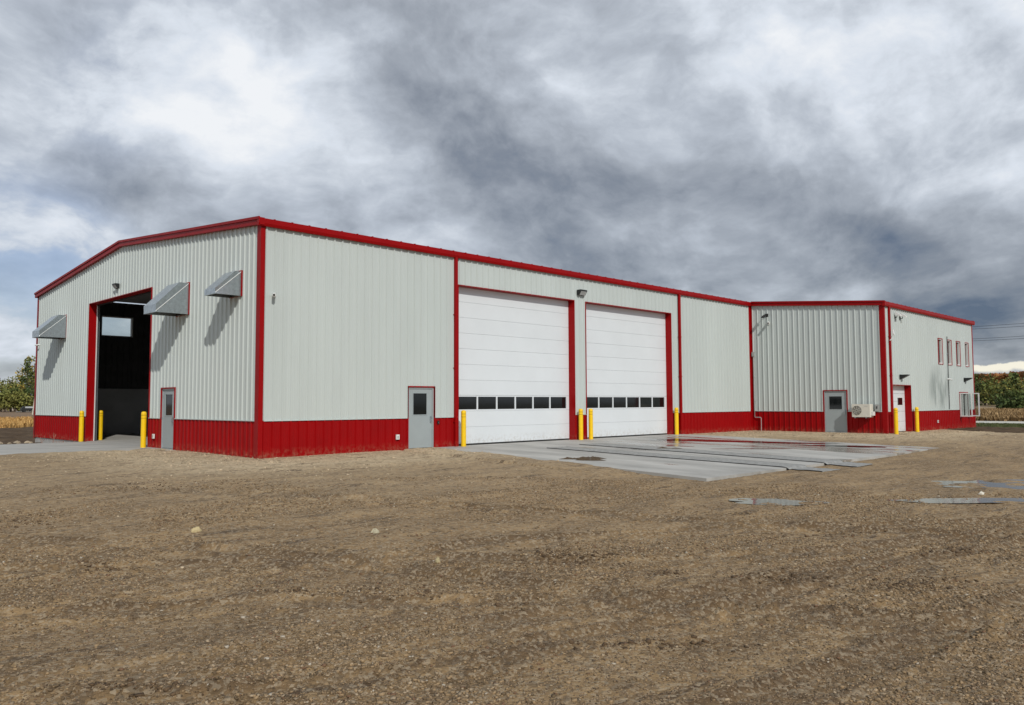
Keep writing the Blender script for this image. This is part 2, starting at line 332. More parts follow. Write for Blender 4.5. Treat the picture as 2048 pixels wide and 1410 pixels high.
def fbm(x, y, oct=4, seed=0):
    s = 0; a = .5
    for i in range(oct): s = s + a*(vnoise(x, y, seed+i)-.5); x = x*2.03; y = y*2.03; a *= .5
    return s
def sstep(a, b, x): t = np.clip((x-a)/(b-a), 0, 1); return t*t*(3-2*t)
def arr_mesh(name, V, F):
    """V (n,3), F (m,k) arrays"""
    me = bpy.data.meshes.new(name); k = F.shape[1]
    me.vertices.add(len(V)); me.vertices.foreach_set('co', V.astype(np.float32).ravel())
    me.loops.add(F.size); me.loops.foreach_set('vertex_index', F.astype(np.int32).ravel())
    me.polygons.add(len(F)); me.polygons.foreach_set('loop_start', np.arange(0, F.size, k, dtype=np.int32)); 
    me.update(calc_edges=True); me.validate(); return me
def vcol(me, C):
    a = me.color_attributes.new('Col', 'FLOAT_COLOR', 'POINT'); c = np.ones((len(C), 4), np.float32); c[:, :3] = C; a.data.foreach_set('color', c.ravel())

# ------------------------------------------------------------------ ground
XJ, WL, RL, G = 30.295, 7.39, 14.88, 23.58          # wing start, wing depth, wing length, main building width
XE = XJ + RL; ZW, ZE = 1.095, 7.14; SLOPE = 1/12.
ZR = ZE + 11.79*SLOPE
def bdist(x, y):
    def rd(x0, x1, y0, y1):
        dx = np.maximum(np.maximum(x0-x, x-x1), 0); dy = np.maximum(np.maximum(y0-y, y-y1), 0); return np.hypot(dx, dy)
    return np.minimum(rd(0, XE, 0, G), rd(XJ, XE, -WL, G))
def yard_h(x, y):
    d = bdist(x, y)
    h = -.0225*np.minimum(d, 13.)*sstep(5., -2., y) - .035
    h = h + .03*np.exp(-d/.5)*sstep(8., 4., y) - .03*np.exp(-((x)**2+y**2)/6.)
    return h
def yard_rough(x, y):
    d = bdist(x, y)
    amp = sstep(.2, 2.5, d)
    slab = ((x > 5.3) & (x < 23.7) & (y > -12.15)) | ((x < .5) & (y > 6.3))
    h = .07*fbm(x*.35, y*.35, 3, 5) + .045*fbm(x*1.3, y*1.3, 3, 9) + .03*fbm(x*5, y*5, 3, 21)
    # streaky furrows left by vehicles, running roughly parallel with the long wall
    c, s = math.cos(-.5), math.sin(-.5); a = x*c+y*s; b = -x*s+y*c + .8*fbm(x*.12, y*.12, 2, 3)*4
    h = h + .075*fbm(a*.35, b*1.9, 4, 33)
    h = np.where(slab, np.minimum(h*.3, .0)-.03, h*amp)
    return h
def track(x, y, pts, wd):
    p = np.array([gpt(u, v, -.29)[:2] for u, v in pts]); best = np.full(x.shape, 9.); sd = np.zeros(x.shape); along = np.zeros(x.shape); acc = 0.
    for a, b in zip(p, p[1:]):
        e = b-a; L = np.linalg.norm(e); e = e/L; tx = x-a[0]; ty = y-a[1]; tt = np.clip(tx*e[0]+ty*e[1], 0, L)
        dx = tx-tt*e[0]; dy = ty-tt*e[1]; dd = np.hypot(dx, dy); m = dd < best
        best = np.where(m, dd, best); sd = np.where(m, tx*(-e[1])+ty*e[0], sd); along = np.where(m, acc+tt, along); acc += L
    m = sstep(wd, wd*.7, best)
    return m, sd, along
TRACKS = [([(1120, 1275), (1300, 1245), (1500, 1205), (1750, 1130), (2048, 1085)], .17), ([(200, 1400), (600, 1380), (1100, 1300)], .15),
          ([(700, 1120), (1000, 1075), (1500, 1050), (2048, 1040)], .2), ([(0, 1140), (500, 1120), (1000, 1150)], .22),
          ([(0, 1078), (350, 1090), (800, 1130), (1250, 1190)], .24), ([(900, 1110), (1250, 1120), (1700, 1095), (2100, 1050)], .26), ([(1000, 1240), (1400, 1185), (1800, 1110)], .22), ([(0, 1230), (500, 1200), (1100, 1195), (1700, 1235), (2100, 1260)], .24), ([(100, 985), (700, 1000), (1300, 1030), (2048, 1075)], .26), ([(1500, 1400), (1800, 1300), (2100, 1190)], .22)]
TRK = None
xs = np.unique(np.concatenate([np.arange(-70, -13, 1.5), np.arange(-13, 3, .045), np.arange(3, 11.5, .07), np.arange(11.5, 50, .35), np.arange(50, 74, 2.)]))
ys = np.unique(np.concatenate([np.arange(-70, -24, 1.5), np.arange(-24, -8.5, .045), np.arange(-8.5, 15.2, .35), [15.2]]))
X, Y = np.meshgrid(xs, ys); Z = yard_h(X, Y) + yard_rough(X, Y)
TRK = np.zeros(X.shape)
for pts, wd in TRACKS:
    m, sd, al = track(X, Y, pts, wd)
    TRK = np.maximum(TRK, np.maximum(m*.55, np.exp(-((np.abs(sd)-wd*1.0)/.07)**2)*(np.abs(sd) < wd*1.8)*(track(X, Y, pts, wd*2)[0] > .1))*sstep(-.22, .12, fbm(X*1.1, Y*1.1, 4, 61)))
    tread = np.sin(al/.11*2*math.pi + np.sign(sd)*np.abs(sd)*14)*.5
    Z = Z + m*(-.022 + .014*tread) + .032*np.exp(-((np.abs(sd)-wd*1.15)/.06)**2)*(np.abs(sd) < wd*1.8)*sstep(wd*3, wd, np.abs(sd))
# gravel spilled over the rims of the concrete slabs
dl = X - (6.70 + Y*.0875); rim = (Y < -.1) & (Y > -11.8) & (dl > -1.2) & (dl < 1.3)
Z = np.where(rim, np.maximum(Z, .0225*Y + .012 + .022 + .11*fbm(X*1.7, Y*1.7, 4, 51) - .10*np.maximum(dl, 0) - .02*np.abs(dl) - .12*sstep(-8.5, -10.5, Y)), Z)
dl = 7.2 - Y + .0*X; rim = (X < .0) & (dl > -.9) & (dl < 1.2)
Z = np.where(rim, np.maximum(Z, .016 + .10*fbm(X*1.5, Y*1.5, 4, 52) + .10*np.minimum(dl, 0) - .02*np.abs(dl)), Z)
# puddle hollows
PUD = [(gpt(1548, 1002, -.29), .62, .36), (gpt(2030, 968, -.29), 1.5, .75), (gpt(2000, 1000, -.29), 1.6, .27)]
c45, s45 = math.cos(YAW-math.pi/2), math.sin(YAW-math.pi/2)
for p, ra, rb in PUD:
    dx, dy = X-p[0], Y-p[1]; u = dx*c45+dy*s45; v = -dx*s45+dy*c45
    q = np.sqrt((u/ra)**2+(v/rb)**2); Z = np.where(q < 2.2, Z*(1-sstep(2.2, .9, q)) + (-.312+.11*fbm(X*2.6, Y*2.6, 5, 8))*sstep(2.2, .9, q), Z)
nx, ny = len(xs), len(ys); I = np.arange(nx*ny).reshape(ny, nx)
Fq = np.stack([I[:-1, :-1], I[:-1, 1:], I[1:, 1:], I[1:, :-1]], -1).reshape(-1, 4)
cx = (X[:-1, :-1]+X[1:, 1:])/2; cy = (Y[:-1, :-1]+Y[1:, 1:])/2
keep = ~(((cx > .45) & (cx < XE-.45) & (cy > .45)) | ((cx > XJ+.45) & (cx < XE-.45) & (cy > -WL+.45)) | (cx > 38.7 + .5*(cy > -WL)))
me = arr_mesh('gravel_yard', np.stack([X, Y, Z], -1).reshape(-1, 3), Fq[keep.ravel()])
near_wall = (sstep(5.5, 1.0, bdist(X, Y) + 2.5*fbm(X*.4, Y*.4, 3, 41))*sstep(-60, 0, X) + .28*sstep(13., 4., bdist(X, Y)+3*fbm(X*.3, Y*.3, 3, 43))).clip(0, 1)  # weight of the paler ground colour, rising towards the building
a = me.attributes.new('NearWall', 'FLOAT', 'POINT'); a.data.foreach_set('value', near_wall.astype(np.float32).ravel())
a = me.attributes.new('Track', 'FLOAT', 'POINT'); a.data.foreach_set('value', TRK.astype(np.float32).ravel())
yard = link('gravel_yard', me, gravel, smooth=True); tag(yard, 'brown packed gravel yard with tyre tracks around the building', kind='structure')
def yard_z(x, y):
    x = np.atleast_1d(x); y = np.atleast_1d(y)
    i = np.clip(np.searchsorted(xs, x)-1, 0, nx-2); j = np.clip(np.searchsorted(ys, y)-1, 0, ny-2)
    fx = (x-xs[i])/(xs[i+1]-xs[i]); fy = (y-ys[j])/(ys[j+1]-ys[j])
    return (Z[j, i]*(1-fx)+Z[j, i+1]*fx)*(1-fy) + (Z[j+1, i]*(1-fx)+Z[j+1, i+1]*fx)*fy
gm = material('far_ground', (.16, .115, .065), .95, col2=(.11, .08, .045), vscale=.05)
mb = MB(); N = 48
mb.v = [(0, 0, -.75)] + [(3500*math.cos(2*math.pi*k/N), 3500*math.sin(2*math.pi*k/N), -.75) for k in range(N)]
mb.f = [(0, 1+k, 1+(k+1) % N) for k in range(N)]
tag(build('ground', mb, gm), 'flat farmland ground reaching out to the horizon', kind='structure')

def sheet(name, poly_fn, x0, x1, y0, y1, step, hfn, mat, label, thick=0.):
    gx = np.arange(x0, x1+step/2, step); gy = np.arange(y0, y1+step/2, step); A, B = np.meshgrid(gx, gy); H = hfn(A, B)
    I = np.arange(A.size).reshape(A.shape); F = np.stack([I[:-1, :-1], I[:-1, 1:], I[1:, 1:], I[1:, :-1]], -1).reshape(-1, 4)
    if poly_fn is not None:
        ca = (A[:-1, :-1]+A[1:, 1:])/2; cbb = (B[:-1, :-1]+B[1:, 1:])/2; F = F[poly_fn(ca, cbb).ravel()]
    me = arr_mesh(name, np.stack([A, B, H], -1).reshape(-1, 3), F); o = link(name, me, mat, smooth=True); return tag(o, label, kind='structure')
# bare soil beyond the gable end and the right-hand corner
sheet('soil_strip', None, -45, 29, 14.6, 56, .22, lambda x, y: -.34 + .20*fbm(x*.5, y*1.1, 5, 2) - .1*sstep(17, 15, y), soil, 'dark ploughed soil between the concrete drive and the golden field')
def soil2(x, y):
    return (x < 46.25) & ((y < -WL+.3) | (x > XE-.3)) & (x > 37.9+1.8*fbm(x*.6, y*.8, 3, 4)) 
sheet('soil_strip', soil2, 36.5, 46.3, -42, 8, .16, lambda x, y: -.0225*np.minimum(bdist(x, y), 12) - .07 + .05*sstep(37, 39, x) + .17*fbm(x*1.4, y*1.4, 4, 12), soil, 'dark wet soil heaped along the foot of the far wing corner')

def slab_mesh(poly, zf, th):
    mb = MB(); k = len(poly); mb.v = [(x, y, zf(x, y)) for x, y in poly] + [(x, y, zf(x, y)-th) for x, y in poly]
    mb.f = [tuple(range(k)), tuple(range(2*k-1, k-1, -1))] + [(i, i+k, (i+1) % k + k, (i+1) % k) for i in range(k)]; return mb
SZ = lambda x, y: .0225*y + .012
tag(thing_ := build('concrete_apron', slab_mesh([(5.65, -12.0), (14.5, -12.0), (14.5, -.02), (6.70, -.02)], SZ, .16), apronm), 'grey concrete apron sloping away from the two white overhead doors', kind='structure')
build('slab_panel', slab_mesh([(14.515, -12.0), (23.4, -11.97), (22.95, -.02), (14.515, -.02)], SZ, .16), apronm, None).parent = thing_; ROOT['slab_panel'] = (0, 0, 0)
dr = build('concrete_drive', slab_mesh([(-.02, 7.25), (-.02, 15.22), (-15, 15.25), (-15, 7.2)], lambda x, y: .0, .4), concrete); tag(dr, 'pale concrete drive leading into the open doorway', kind='structure')
build('slab_panel', slab_mesh([(-.02, 6.0), (-.02, 7.235), (-1.4, 7.235), (-.9, 6.3)], lambda x, y: -.012, .3), concrete).parent = dr

# ------------------------------------------------------------------ the building
B = thing('metal_building', (0, 0, 0), 'long white ribbed-metal building with red wainscot, red trim and low gable roof', 'building')
PITCH = .3048
def prof_pts(s0, s1):
    pts = {s0, s1}
    k0 = int(s0/PITCH)-1; k1 = int(s1/PITCH)+2
    for k in range(k0, k1):
        c = k*PITCH + .1524
        for q in (-.040, -.018, .018, .040, .105-.012, .105, .105+.012, .2-.012, .2, .2+.012):
            if s0 < c+q < s1: pts.add(round(c+q, 5))
    return sorted(pts)
def prof_h(s):
    q = (s % PITCH) - .1524
    if abs(q) <= .0181: return .040
    if abs(q) < .040: return .040*(.040-abs(q))/.022
    q2 = q if q > 0 else q + PITCH
    for c in (.105, .2):
        if abs(q2-c) < .012: return .007*(1-abs(q2-c)/.012)
    return 0.
def wall(parent, O, U, Nn, L, zb, ztop, openings, rev=False, names=('siding_panel', 'wainscot_panel')):
    O, U, Nn = map(np.array, (O, U, Nn)); PW = 3*PITCH
    for k in range(int(math.ceil(L/PW))):
        a, b = k*PW, min((k+1)*PW, L)
        if b-a < .02: continue
        cuts = sorted({a, b} | {s for o in openings for s in o[:2] if a < s < b})
        ms, mw = MB(), MB()
        for c0, c1 in zip(cuts, cuts[1:]):
            mid = (c0+c1)/2; holes = sorted([(o[2], o[3]) for o in openings if o[0] <= mid <= o[1]])
            pts = prof_pts(c0, c1); hs = [prof_h(s) for s in pts]
            zs = [zb]; segs = []; z = zb
            for h0, h1 in holes:
                if h0 > z+.01: segs.append((z, h0))
                z = max(z, h1)
            segs.append((z, None))
            for z0, z1 in segs:
                for lo, hi, m, wn_ in ((zb, ZW, mw, True), (ZW+.012, None, ms, False)):
                    p = max(z0, lo)
                    n = len(m.v); ok = True
                    q = [min(x for x in ((z1 if z1 is not None else 1e9), (hi if hi is not None else 1e9), ztop(s))) for s in pts]
                    if min(q)-p < .01: continue
                    for s, h, qq in zip(pts, hs, q):
                        b0 = O + U*s + Nn*(h + (0 if wn_ else .006)); m.v.append((b0[0], b0[1], p)); m.v.append((b0[0], b0[1], qq))
                    for i in range(len(pts)-1):
                        f = (n+2*i, n+2*i+2, n+2*i+3, n+2*i+1); m.f.append(f if not rev else f[::-1])
        if ms.v: build(names[0], ms, siding, parent)
        if mw.v: build(names[1], mw, red, parent)
MD = (5.67, 6.84, -.2, 2.205); D1 = (8.02, 14.71, -.2, 6.06); D2 = (15.52, 22.18, -.2, 6.06)
GO = (8.56, 15.61, -.2, 6.06); GD = (6.21, 7.38, -.2, 2.2)
zg = lambda y: min(ZE + y*SLOPE, ZE + (G-y)*SLOPE)
wall(B, (0, 0, 0), (1, 0, 0), (0, -1, 0), XJ, -.07, lambda s: ZE+.05, [MD, D1, D2])
wall(B, (0, 0, 0), (0, 1, 0), (-1, 0, 0), G, -.03, lambda s: zg(s)+.05, [GO, GD], rev=True)
WD = (4.21, 5.41, -.2, 2.2)
wall(B, (XJ, 0, 0), (0, -1, 0), (-1, 0, 0), WL, -.06, lambda s: ZE - s*SLOPE+.05, [WD])
RD = (.67, 3.49, -.2, 2.45)
WINS = [(8.26, 8.96, 3.79, 5.25), (9.92, 10.62, 3.79, 5.25), (11.60, 12.30, 3.79, 5.25), (13.28, 13.98, 3.79, 5.25)]
BW = (11.78, 13.50, .67, 2.11)
ZRW = ZE - WL*SLOPE
wall(B, (XJ, -WL, 0), (1, 0, 0), (0, -1, 0), RL, -.06, lambda s: ZRW+.05, [RD, BW]+WINS)
IW = (2.97, 4.62, 5.3, 6.4)
wall(B, (0, G, 0), (1, 0, 0), (0, 1, 0), XE, -.03, lambda s: ZE+.05, [IW], rev=True)
wall(B, (XE, -WL, 0), (0, 1, 0), (1, 0, 0), G+WL, -.06, lambda s: ZE+(s-WL)*SLOPE if s < WL+11.79 else zg(s-WL), [])
# ledge flashing between siding and wainscot
def flash(a, b, axis, pos, sgn, cuts):
    edges = [a] + [q for c in sorted(cuts) for q in c] + [b]
    for s0, s1 in zip(edges[::2], edges[1::2]):
        if s1-s0 < .05: continue
        m = MB()
        lo, hi = sorted((pos, pos+sgn*.044))
        if axis == 0: m.box(s0, s1, lo, hi, ZW-.012, ZW+.014)
        else: m.box(lo, hi, s0, s1, ZW-.012, ZW+.014)
        build('ledge_flashing', m, siding, B)
flash(.14, XJ-.05, 0, 0, -1, [MD[:2], D1[:2], D2[:2]]); flash(.14, G-.14, 1, 0, -1, [GO[:2], GD[:2]])
flash(-WL+.14, -.05, 1, XJ, -1, [(-WD[1], -WD[0])]); flash(XJ+.14, XE-.14, 0, -WL, -1, [(XJ+RD[0], XJ+RD[1]), (XJ+BW[0], XJ+BW[1])])
# foundation and floor
m = MB().box(.03, XE-.03, .03, G-.03, -1.0, -.02); f_ = build('foundation', m, foundm, B)
build('foundation', MB().box(XJ+.03, XE-.03, -WL+.03, .02, -1.0, -.021), foundm, B)
build('floor_slab', MB().box(.0, XE-.25, .25, G-.25, -.019, .004), concrete, B)
# corner trims
def corner(x, y, sx_, sy_, z1, wx=.12, wy=.16):
    m = MB(); t_ = .05
    xa, xb = sorted((x - sx_*t_, x + sx_*wx)); ya, yb = sorted((y - sy_*t_, y - sy_*t_ + sy_*.012))
    m.box(xa, xb, ya, yb, -.075, z1)
    xa, xb = sorted((x - sx_*t_, x - sx_*t_ + sx_*.012)); ya, yb = sorted((y - sy_*t_ + sy_*.0125, y + sy_*wy))
    m.box(xa, xb, ya, yb, -.075, z1); return build('corner_trim', m, red, B)
corner(0, 0, 1, 1, ZE+.1, wx=.10, wy=.19); corner(0, G, 1, -1, ZE+.1); corner(XJ, -WL, 1, 1, ZRW+.1, wx=.10, wy=.19); corner(XE, -WL, -1, 1, ZRW+.1); corner(XE, G, -1, -1, ZE)
m = MB().box(XJ-.26, XJ+.0, -.052, .02, -.06, ZE+.02); build('corner_trim', m, red, B)
build('corner_trim', MB().box(XJ-.053, XJ+.02, -.14, -.0525, -.06, ZE+.02), red, B)
# roof
ov = .12
def roof_poly(x0, x1, ya, yb, name='roof'):
    m = MB(); za, zb_ = [ZE + (q if q <= 11.79 else 23.58-q)*SLOPE + .12 for q in (ya, yb)]
    m.prism([(x0, ya, za), (x0, yb, zb_), (x0, yb, zb_+.03), (x0, ya, za+.03)], (x1-x0, 0, 0))
    x = x0+.3
    while x < x1:
        m.prism([(x, ya, za+.03), (x, yb, zb_+.03), (x, yb, zb_+.085), (x, ya, za+.085)], (.03, 0, 0)); x += .61
    return build(name, m, roofm, B)
roof_poly(-ov, XE+ov, .001, 11.79); roof_poly(-ov, XE+ov, 11.79, G+.05); roof_poly(XJ-ov, XE+ov, -WL, 0)
# rake trim on the gable, wing rake, gutters
def rake(x, pts, nm='rake_trim'):
    for (y0, z0), (y1, z1) in zip(pts, pts[1:]):
        m = MB()
        m.prism([(x-.15, y0, z0-.02), (x-.15, y1, z1-.02), (x-.15, y1, z1+.20), (x-.15, y0, z0+.20)], (.155, 0, 0))
        m.prism([(x-.19, y0, z0+.14), (x-.19, y1, z1+.14), (x-.19, y1, z1+.225), (x-.19, y0, z0+.225)], (.039, 0, 0))
        build(nm, m, red, B)
rake(0, [(-.16, ZE-.16*SLOPE), (11.79, ZR), (G+.16, ZE-.16*SLOPE)])
rake(XJ, [(-WL-.16, ZRW-.16*SLOPE), (-.16, ZE-.16*SLOPE)])
rake(XE+.19, [(-WL-.16, ZRW-.16*SLOPE), (11.79, ZR), (G+.16, ZE-.16*SLOPE)])
def gutter(x0, x1, y, z):
    m = MB(); s = [(y-.04, z-.03), (y-.13, z-.03), (y-.16, z+.05), (y-.165, z+.20), (y-.15, z+.205), (y-.04, z+.16)]
    m.prism([(x0, a, b) for a, b in s], (x1-x0, 0, 0))
    g_ = build('gutter', m, red, B)
    x = x0+.5; c = MB()
    while x < x1-.1:
        c.box(x, x+.05, y-.172, y-.10, z+.19, z+.218); x += .61
    tag(build('gutter_strap', c, red, g_), kind='stuff')
gutter(-.18, XJ-.16, 0, ZE-.03); gutter(XJ-.18, XE+.25, -WL, ZRW-.03)
def downspout(x, y, z1):
    m = MB().box(x-.06, x+.06, y-.15, y-.055, -.02, z1); d = build('downspout', m, red, B)
    for z in (.9, 2.9, 4.9): build('strap', MB().box(x-.085, x+.085, y-.155, y-.04, z, z+.04), red, d)
downspout(7.83, 0, ZE-.05); downspout(22.86, 0, ZE-.05); downspout(XJ+.52, -WL, ZRW-.05)
# jamb, header reveals
def reveal_long(x0, x1, z1, y, dep, mat_l=red):
    build('jamb_trim', MB().box(x0-.03, x0, y-.046, y+dep, -.06, z1+.03), red, B)
    build('jamb_trim', MB().box(x1, x1+.03, y-.046, y+dep, -.06, z1+.03), red, B)
    build('header_trim', MB().box(x0, x1, y-.046, y+dep, z1, z1+.03), red, B)
for q in (D1, D2): reveal_long(q[0], q[1], q[3], 0, .34)
reveal_long(XJ+RD[0], XJ+RD[1], RD[3], -WL, .34)
build('jamb_trim', MB().box(-.046, .30, GO[0]-.03, GO[0], -.03, GO[3]+.03), red, B)
build('jamb_trim', MB().box(-.046, .30, GO[1], GO[1]+.03, -.03, GO[3]+.03), red, B)
build('header_trim', MB().box(-.046, .30, GO[0], GO[1], GO[3], GO[3]+.03), red, B)
# sectional overhead doors
def overhead(q, y, edges, nwin, glz):
    d = thing_part('overhead_door')
    x0, x1 = q[0]-.05, q[1]+.05; first = True
    for z0, z1 in zip(edges, edges[1:]):
        if z0 <= glz[0] < z1:
            m = MB().box(x0, x1, y, y+.05, z0+.004, glz[0]).box(x0, x1, y, y+.05, glz[1], z1-.004)
            xa, xb = q[0]+.22, q[1]-.18; wd = (xb-xa)/nwin
            m.box(x0, xa-.0, y, y+.05, glz[0], glz[1]); m.box(xb, x1, y, y+.05, glz[0], glz[1])
            for i in range(1, nwin): m.box(xa+wd*i-.035, xa+wd*i+.035, y, y+.05, glz[0], glz[1])
            build('door_section', m, white_door, d)
            for i in range(nwin):
                build('window_pane', MB().box(xa+wd*i+(.035 if i else 0), xa+wd*(i+1)-(.035 if i < nwin-1 else 0), y+.028, y+.034, glz[0], glz[1]), glass, d)
        else:
            m = MB(); c = .006
            m.prism([(x0, y+.05, z0+.002), (x0, y+c, z0+.002), (x0, y, z0+.002+c), (x0, y, z1-.002-c), (x0, y+c, z1-.002), (x0, y+.05, z1-.002)], (x1-x0, 0, 0))
            build('door_section', m, white_door, d)
    build('bottom_seal', MB().box(x0, x1, y+.002, y+.045, edges[0]-.055, edges[0]+.003), rubber, d)
    build('door_backing', MB().box(x0, x1, y+.052, y+.06, edges[0], edges[-1]), steel_and_shade, d) if nwin == 0 else None
    return d
def thing_part(name):
    o = bpy.data.objects.new(name, None); COL.objects.link(o); o.parent = B; ROOT[o.name] = (0, 0, 0); o.empty_display_size = .2; return o
ED = [.06, .70, 1.31, 1.91, 2.50, 3.10, 3.70, 4.30, 4.90, 5.50, 6.14]
overhead(D1, .30, ED, 6, (1.37, 1.86)); overhead(D2, .30, ED, 6, (1.37, 1.86))
# small overhead door in the wing
d = thing_part('overhead_door'); xw0, xw1 = XJ+RD[0]-.05, XJ+RD[1]+.05; yw = -WL+.30
for z0, z1 in zip([.02, .55, 1.08, 1.61, 2.02], [.55, 1.08, 1.61, 2.02, 2.5]):
    c = .008
    build('door_section', MB().prism([(xw0, yw+.05, z0+.004), (xw0, yw+c, z0+.004), (xw0, yw, z0+.012), (xw0, yw, z1-.012), (xw0, yw+c, z1-.004), (xw0, yw+.05, z1-.004)], (xw1-xw0, 0, 0)), white_door, d)
for xx in (xw0+.35, xw0+1.8):
    build('window_pane', MB().box(xx, xx+.7, yw-.012, yw-.003, 1.42, 1.80), glass, d)
    build('pane_frame', MB().box(xx-.05, xx+.75, yw-.010, yw-.001, 1.37, 1.415).box(xx-.05, xx+.75, yw-.010, yw-.001, 1.805, 1.85).box(xx-.05, xx-.003, yw-.010, yw-.001, 1.415, 1.805).box(xx+.703, xx+.75, yw-.010, yw-.001, 1.415, 1.805), whitep, d)
# open sectional door in the gable: panels rolled up under the roof, tracks down the sides
d = thing_part('overhead_door')
for i in range(9): build('door_section', MB().box(.45+i*.61, 1.05+i*.61, GO[0]-.05, GO[1]+.05, 6.28, 6.33), steel_and_shade, d)  # panels take the dark steel colour in place of white, imitating interior shade
for yy in (GO[0]-.16, GO[1]+.02):
    build('door_track', MB().box(.305, .32, yy, yy+.10, .03, 6.2).box(.40, .415, yy, yy+.14, .03, 6.2).box(.321, .399, yy+.11, yy+.14, .03, 6.2), galv, d)
    build('track_angle', MB().box(.306, .36, yy-.0, yy+.012, .03, 6.2), steel_and_shade, d)
build('side_seal', MB().box(.27, .30, GO[1]-.05, GO[1]-.002, .0, 6.05), whitep, d)
build('top_seal', MB().box(.27, .30, GO[0]+.02, GO[1]-.06, 6.0, 6.05), rubber, d)
# personnel doors
def mandoor(kind, s0, s1, z1, win, hinge_left, label=None):
    """kind: (axis, plane, outward sign)"""
    ax, pl_, sg = kind
    def bx(m, a, b, d0, d1, z0, z1_):
        lo, hi = sorted((pl_+sg*d0, pl_+sg*d1))
        return m.box(a, b, lo, hi, z0, z1_) if ax == 0 else m.box(lo, hi, a, b, z0, z1_)
    d = thing_part('door')
    if label: d['label'] = label
    m = MB(); bx(m, s0-.045, s0, .046, -.12, -.05, z1+.045); bx(m, s1, s1+.045, .046, -.12, -.05, z1+.045); bx(m, s0, s1, .046, -.12, z1, z1+.045); build('door_trim', m, red, d)
    m = MB(); bx(m, s0, s0+.055, .004, -.11, -.05, z1); bx(m, s1-.055, s1, .004, -.11, -.05, z1); bx(m, s0+.055, s1-.055, .004, -.11, z1-.055, z1); build('frame', m, grey_door, d)
    a, b = s0+.06, s1-.06; wa, wb, w0, w1 = a+win[0], b-win[1], win[2], win[3]
    m = MB(); bx(m, a, wa, -.02, -.065, .03, z1-.06); bx(m, wb, b, -.02, -.065, .03, z1-.06); bx(m, wa, wb, -.02, -.065, .03, w0); bx(m, wa, wb, -.02, -.065, w1, z1-.06); build('door_leaf', m, grey_door, d)
    m = MB(); t_ = .03
    bx(m, wa, wa+t_, -.010, -.03, w0, w1); bx(m, wb-t_, wb, -.010, -.03, w0, w1); bx(m, wa+t_, wb-t_, -.010, -.03, w0, w0+t_); bx(m, wa+t_, wb-t_, -.010, -.03, w1-t_, w1); build('pane_bead', m, grey_door, d)
    m = MB(); bx(m, wa+t_, wb-t_, -.035, -.045, w0+t_, w1-t_); build('window_pane', m, glass, d)
    hx = (b-.10) if hinge_left else a+.04
    m = MB(); bx(m, hx, hx+.05, -.0, -.02, .92, 1.16); bx(m, hx+.012, hx+.035, .045, .0, 1.10, 1.13); bx(m, hx+.012, hx+.035, .045, .0, .95, .98); bx(m, hx+.012, hx+.035, .065, .045, .94, 1.14); build('handle', m, galv, d)
    m = MB(); bx(m, s0+.055, s1-.055, .02, -.11, -.05, .02); build('sill', m, galv, d)
    hh = a-.02 if hinge_left else b-.005
    for z in (.25, 1.05, 1.85):
        m = MB(); bx(m, hh, hh+.025, .0, -.02, z, z+.11); build('hinge', m, galv, d)
mandoor((0, 0, -1), MD[0], MD[1], MD[3]-.02, (.16, .22, 1.18, 2.0), True)
mandoor((1, 0, -1), GD[0], GD[1], GD[3]-.02, (.18, .18, 1.18, 2.0), False)
mandoor((1, XJ, -1), -WD[1], -WD[0], WD[3]-.02, (.18, .16, 1.18, 1.92), False)
# windows of the wing
for a, b, z0, z1 in WINS:
    wdw = thing_part('window'); x0, x1 = XJ+a, XJ+b; y = -WL
    build('window_trim', MB().box(x0-.035, x0, y-.05, y+.02, z0-.035, z1+.035).box(x1, x1+.035, y-.05, y+.02, z0-.035, z1+.035).box(x0, x1, y-.05, y+.02, z1, z1+.035).box(x0, x1, y-.05, y+.02, z0-.035, z0), red, wdw)
    build('frame', MB().box(x0, x0+.045, y-.02, y+.16, z0, z1).box(x1-.045, x1, y-.02, y+.16, z0, z1).box(x0+.045, x1-.045, y-.02, y+.16, z1-.045, z1).box(x0+.045, x1-.045, y-.02, y+.16, z0, z0+.06), whitep, wdw)
    build('window_pane', MB().box(x0+.045, x1-.045, y+.10, y+.11, z0+.06, z1-.045), glass, wdw)
wdw = tag(thing_part('window'), 'double casement window with both white sashes swung open'); a, b, z0, z1 = BW; x0, x1 = XJ+a, XJ+b; y = -WL
build('window_trim', MB().box(x0-.06, x0, y-.05, y+.02, z0-.06, z1+.06).box(x1, x1+.06, y-.05, y+.02, z0-.06, z1+.06).box(x0, x1, y-.05, y+.02, z1, z1+.06).box(x0, x1, y-.05, y+.02, z0-.06, z0), red, wdw)
build('frame', MB().box(x0, x0+.05, y-.02, y+.14, z0, z1).box(x1-.05, x1, y-.02, y+.14, z0, z1).box(x0+.05, x1-.05, y-.02, y+.14, z1-.05, z1).box(x0+.05, x1-.05, y-.02, y+.14, z0, z0+.05).box((x0+x1)/2-.03, (x0+x1)/2+.03, y, y+.12, z0+.05, z1-.05), whitep, wdw)
build('insect_screen', MB().box(x0+.05, x1-.05, y+.125, y+.13, z0+.05, z1-.05), inner, wdw)
for xh, w_ in ((x0+.02, .66), (x1-.06, .62)):
    ya, yb = y-.06-w_, y-.06; t_ = .065
    s_ = build('sash', MB().box(xh, xh+.045, ya, ya+t_, z0, z1).box(xh, xh+.045, yb-t_, yb, z0, z1).box(xh, xh+.045, ya+t_, yb-t_, z0, z0+t_).box(xh, xh+.045, ya+t_, yb-t_, z1-t_, z1), whitep, wdw)
    build('window_pane', MB().box(xh+.018, xh+.026, ya+t_, yb-t_, z0+t_, z1-t_), pane, wdw)
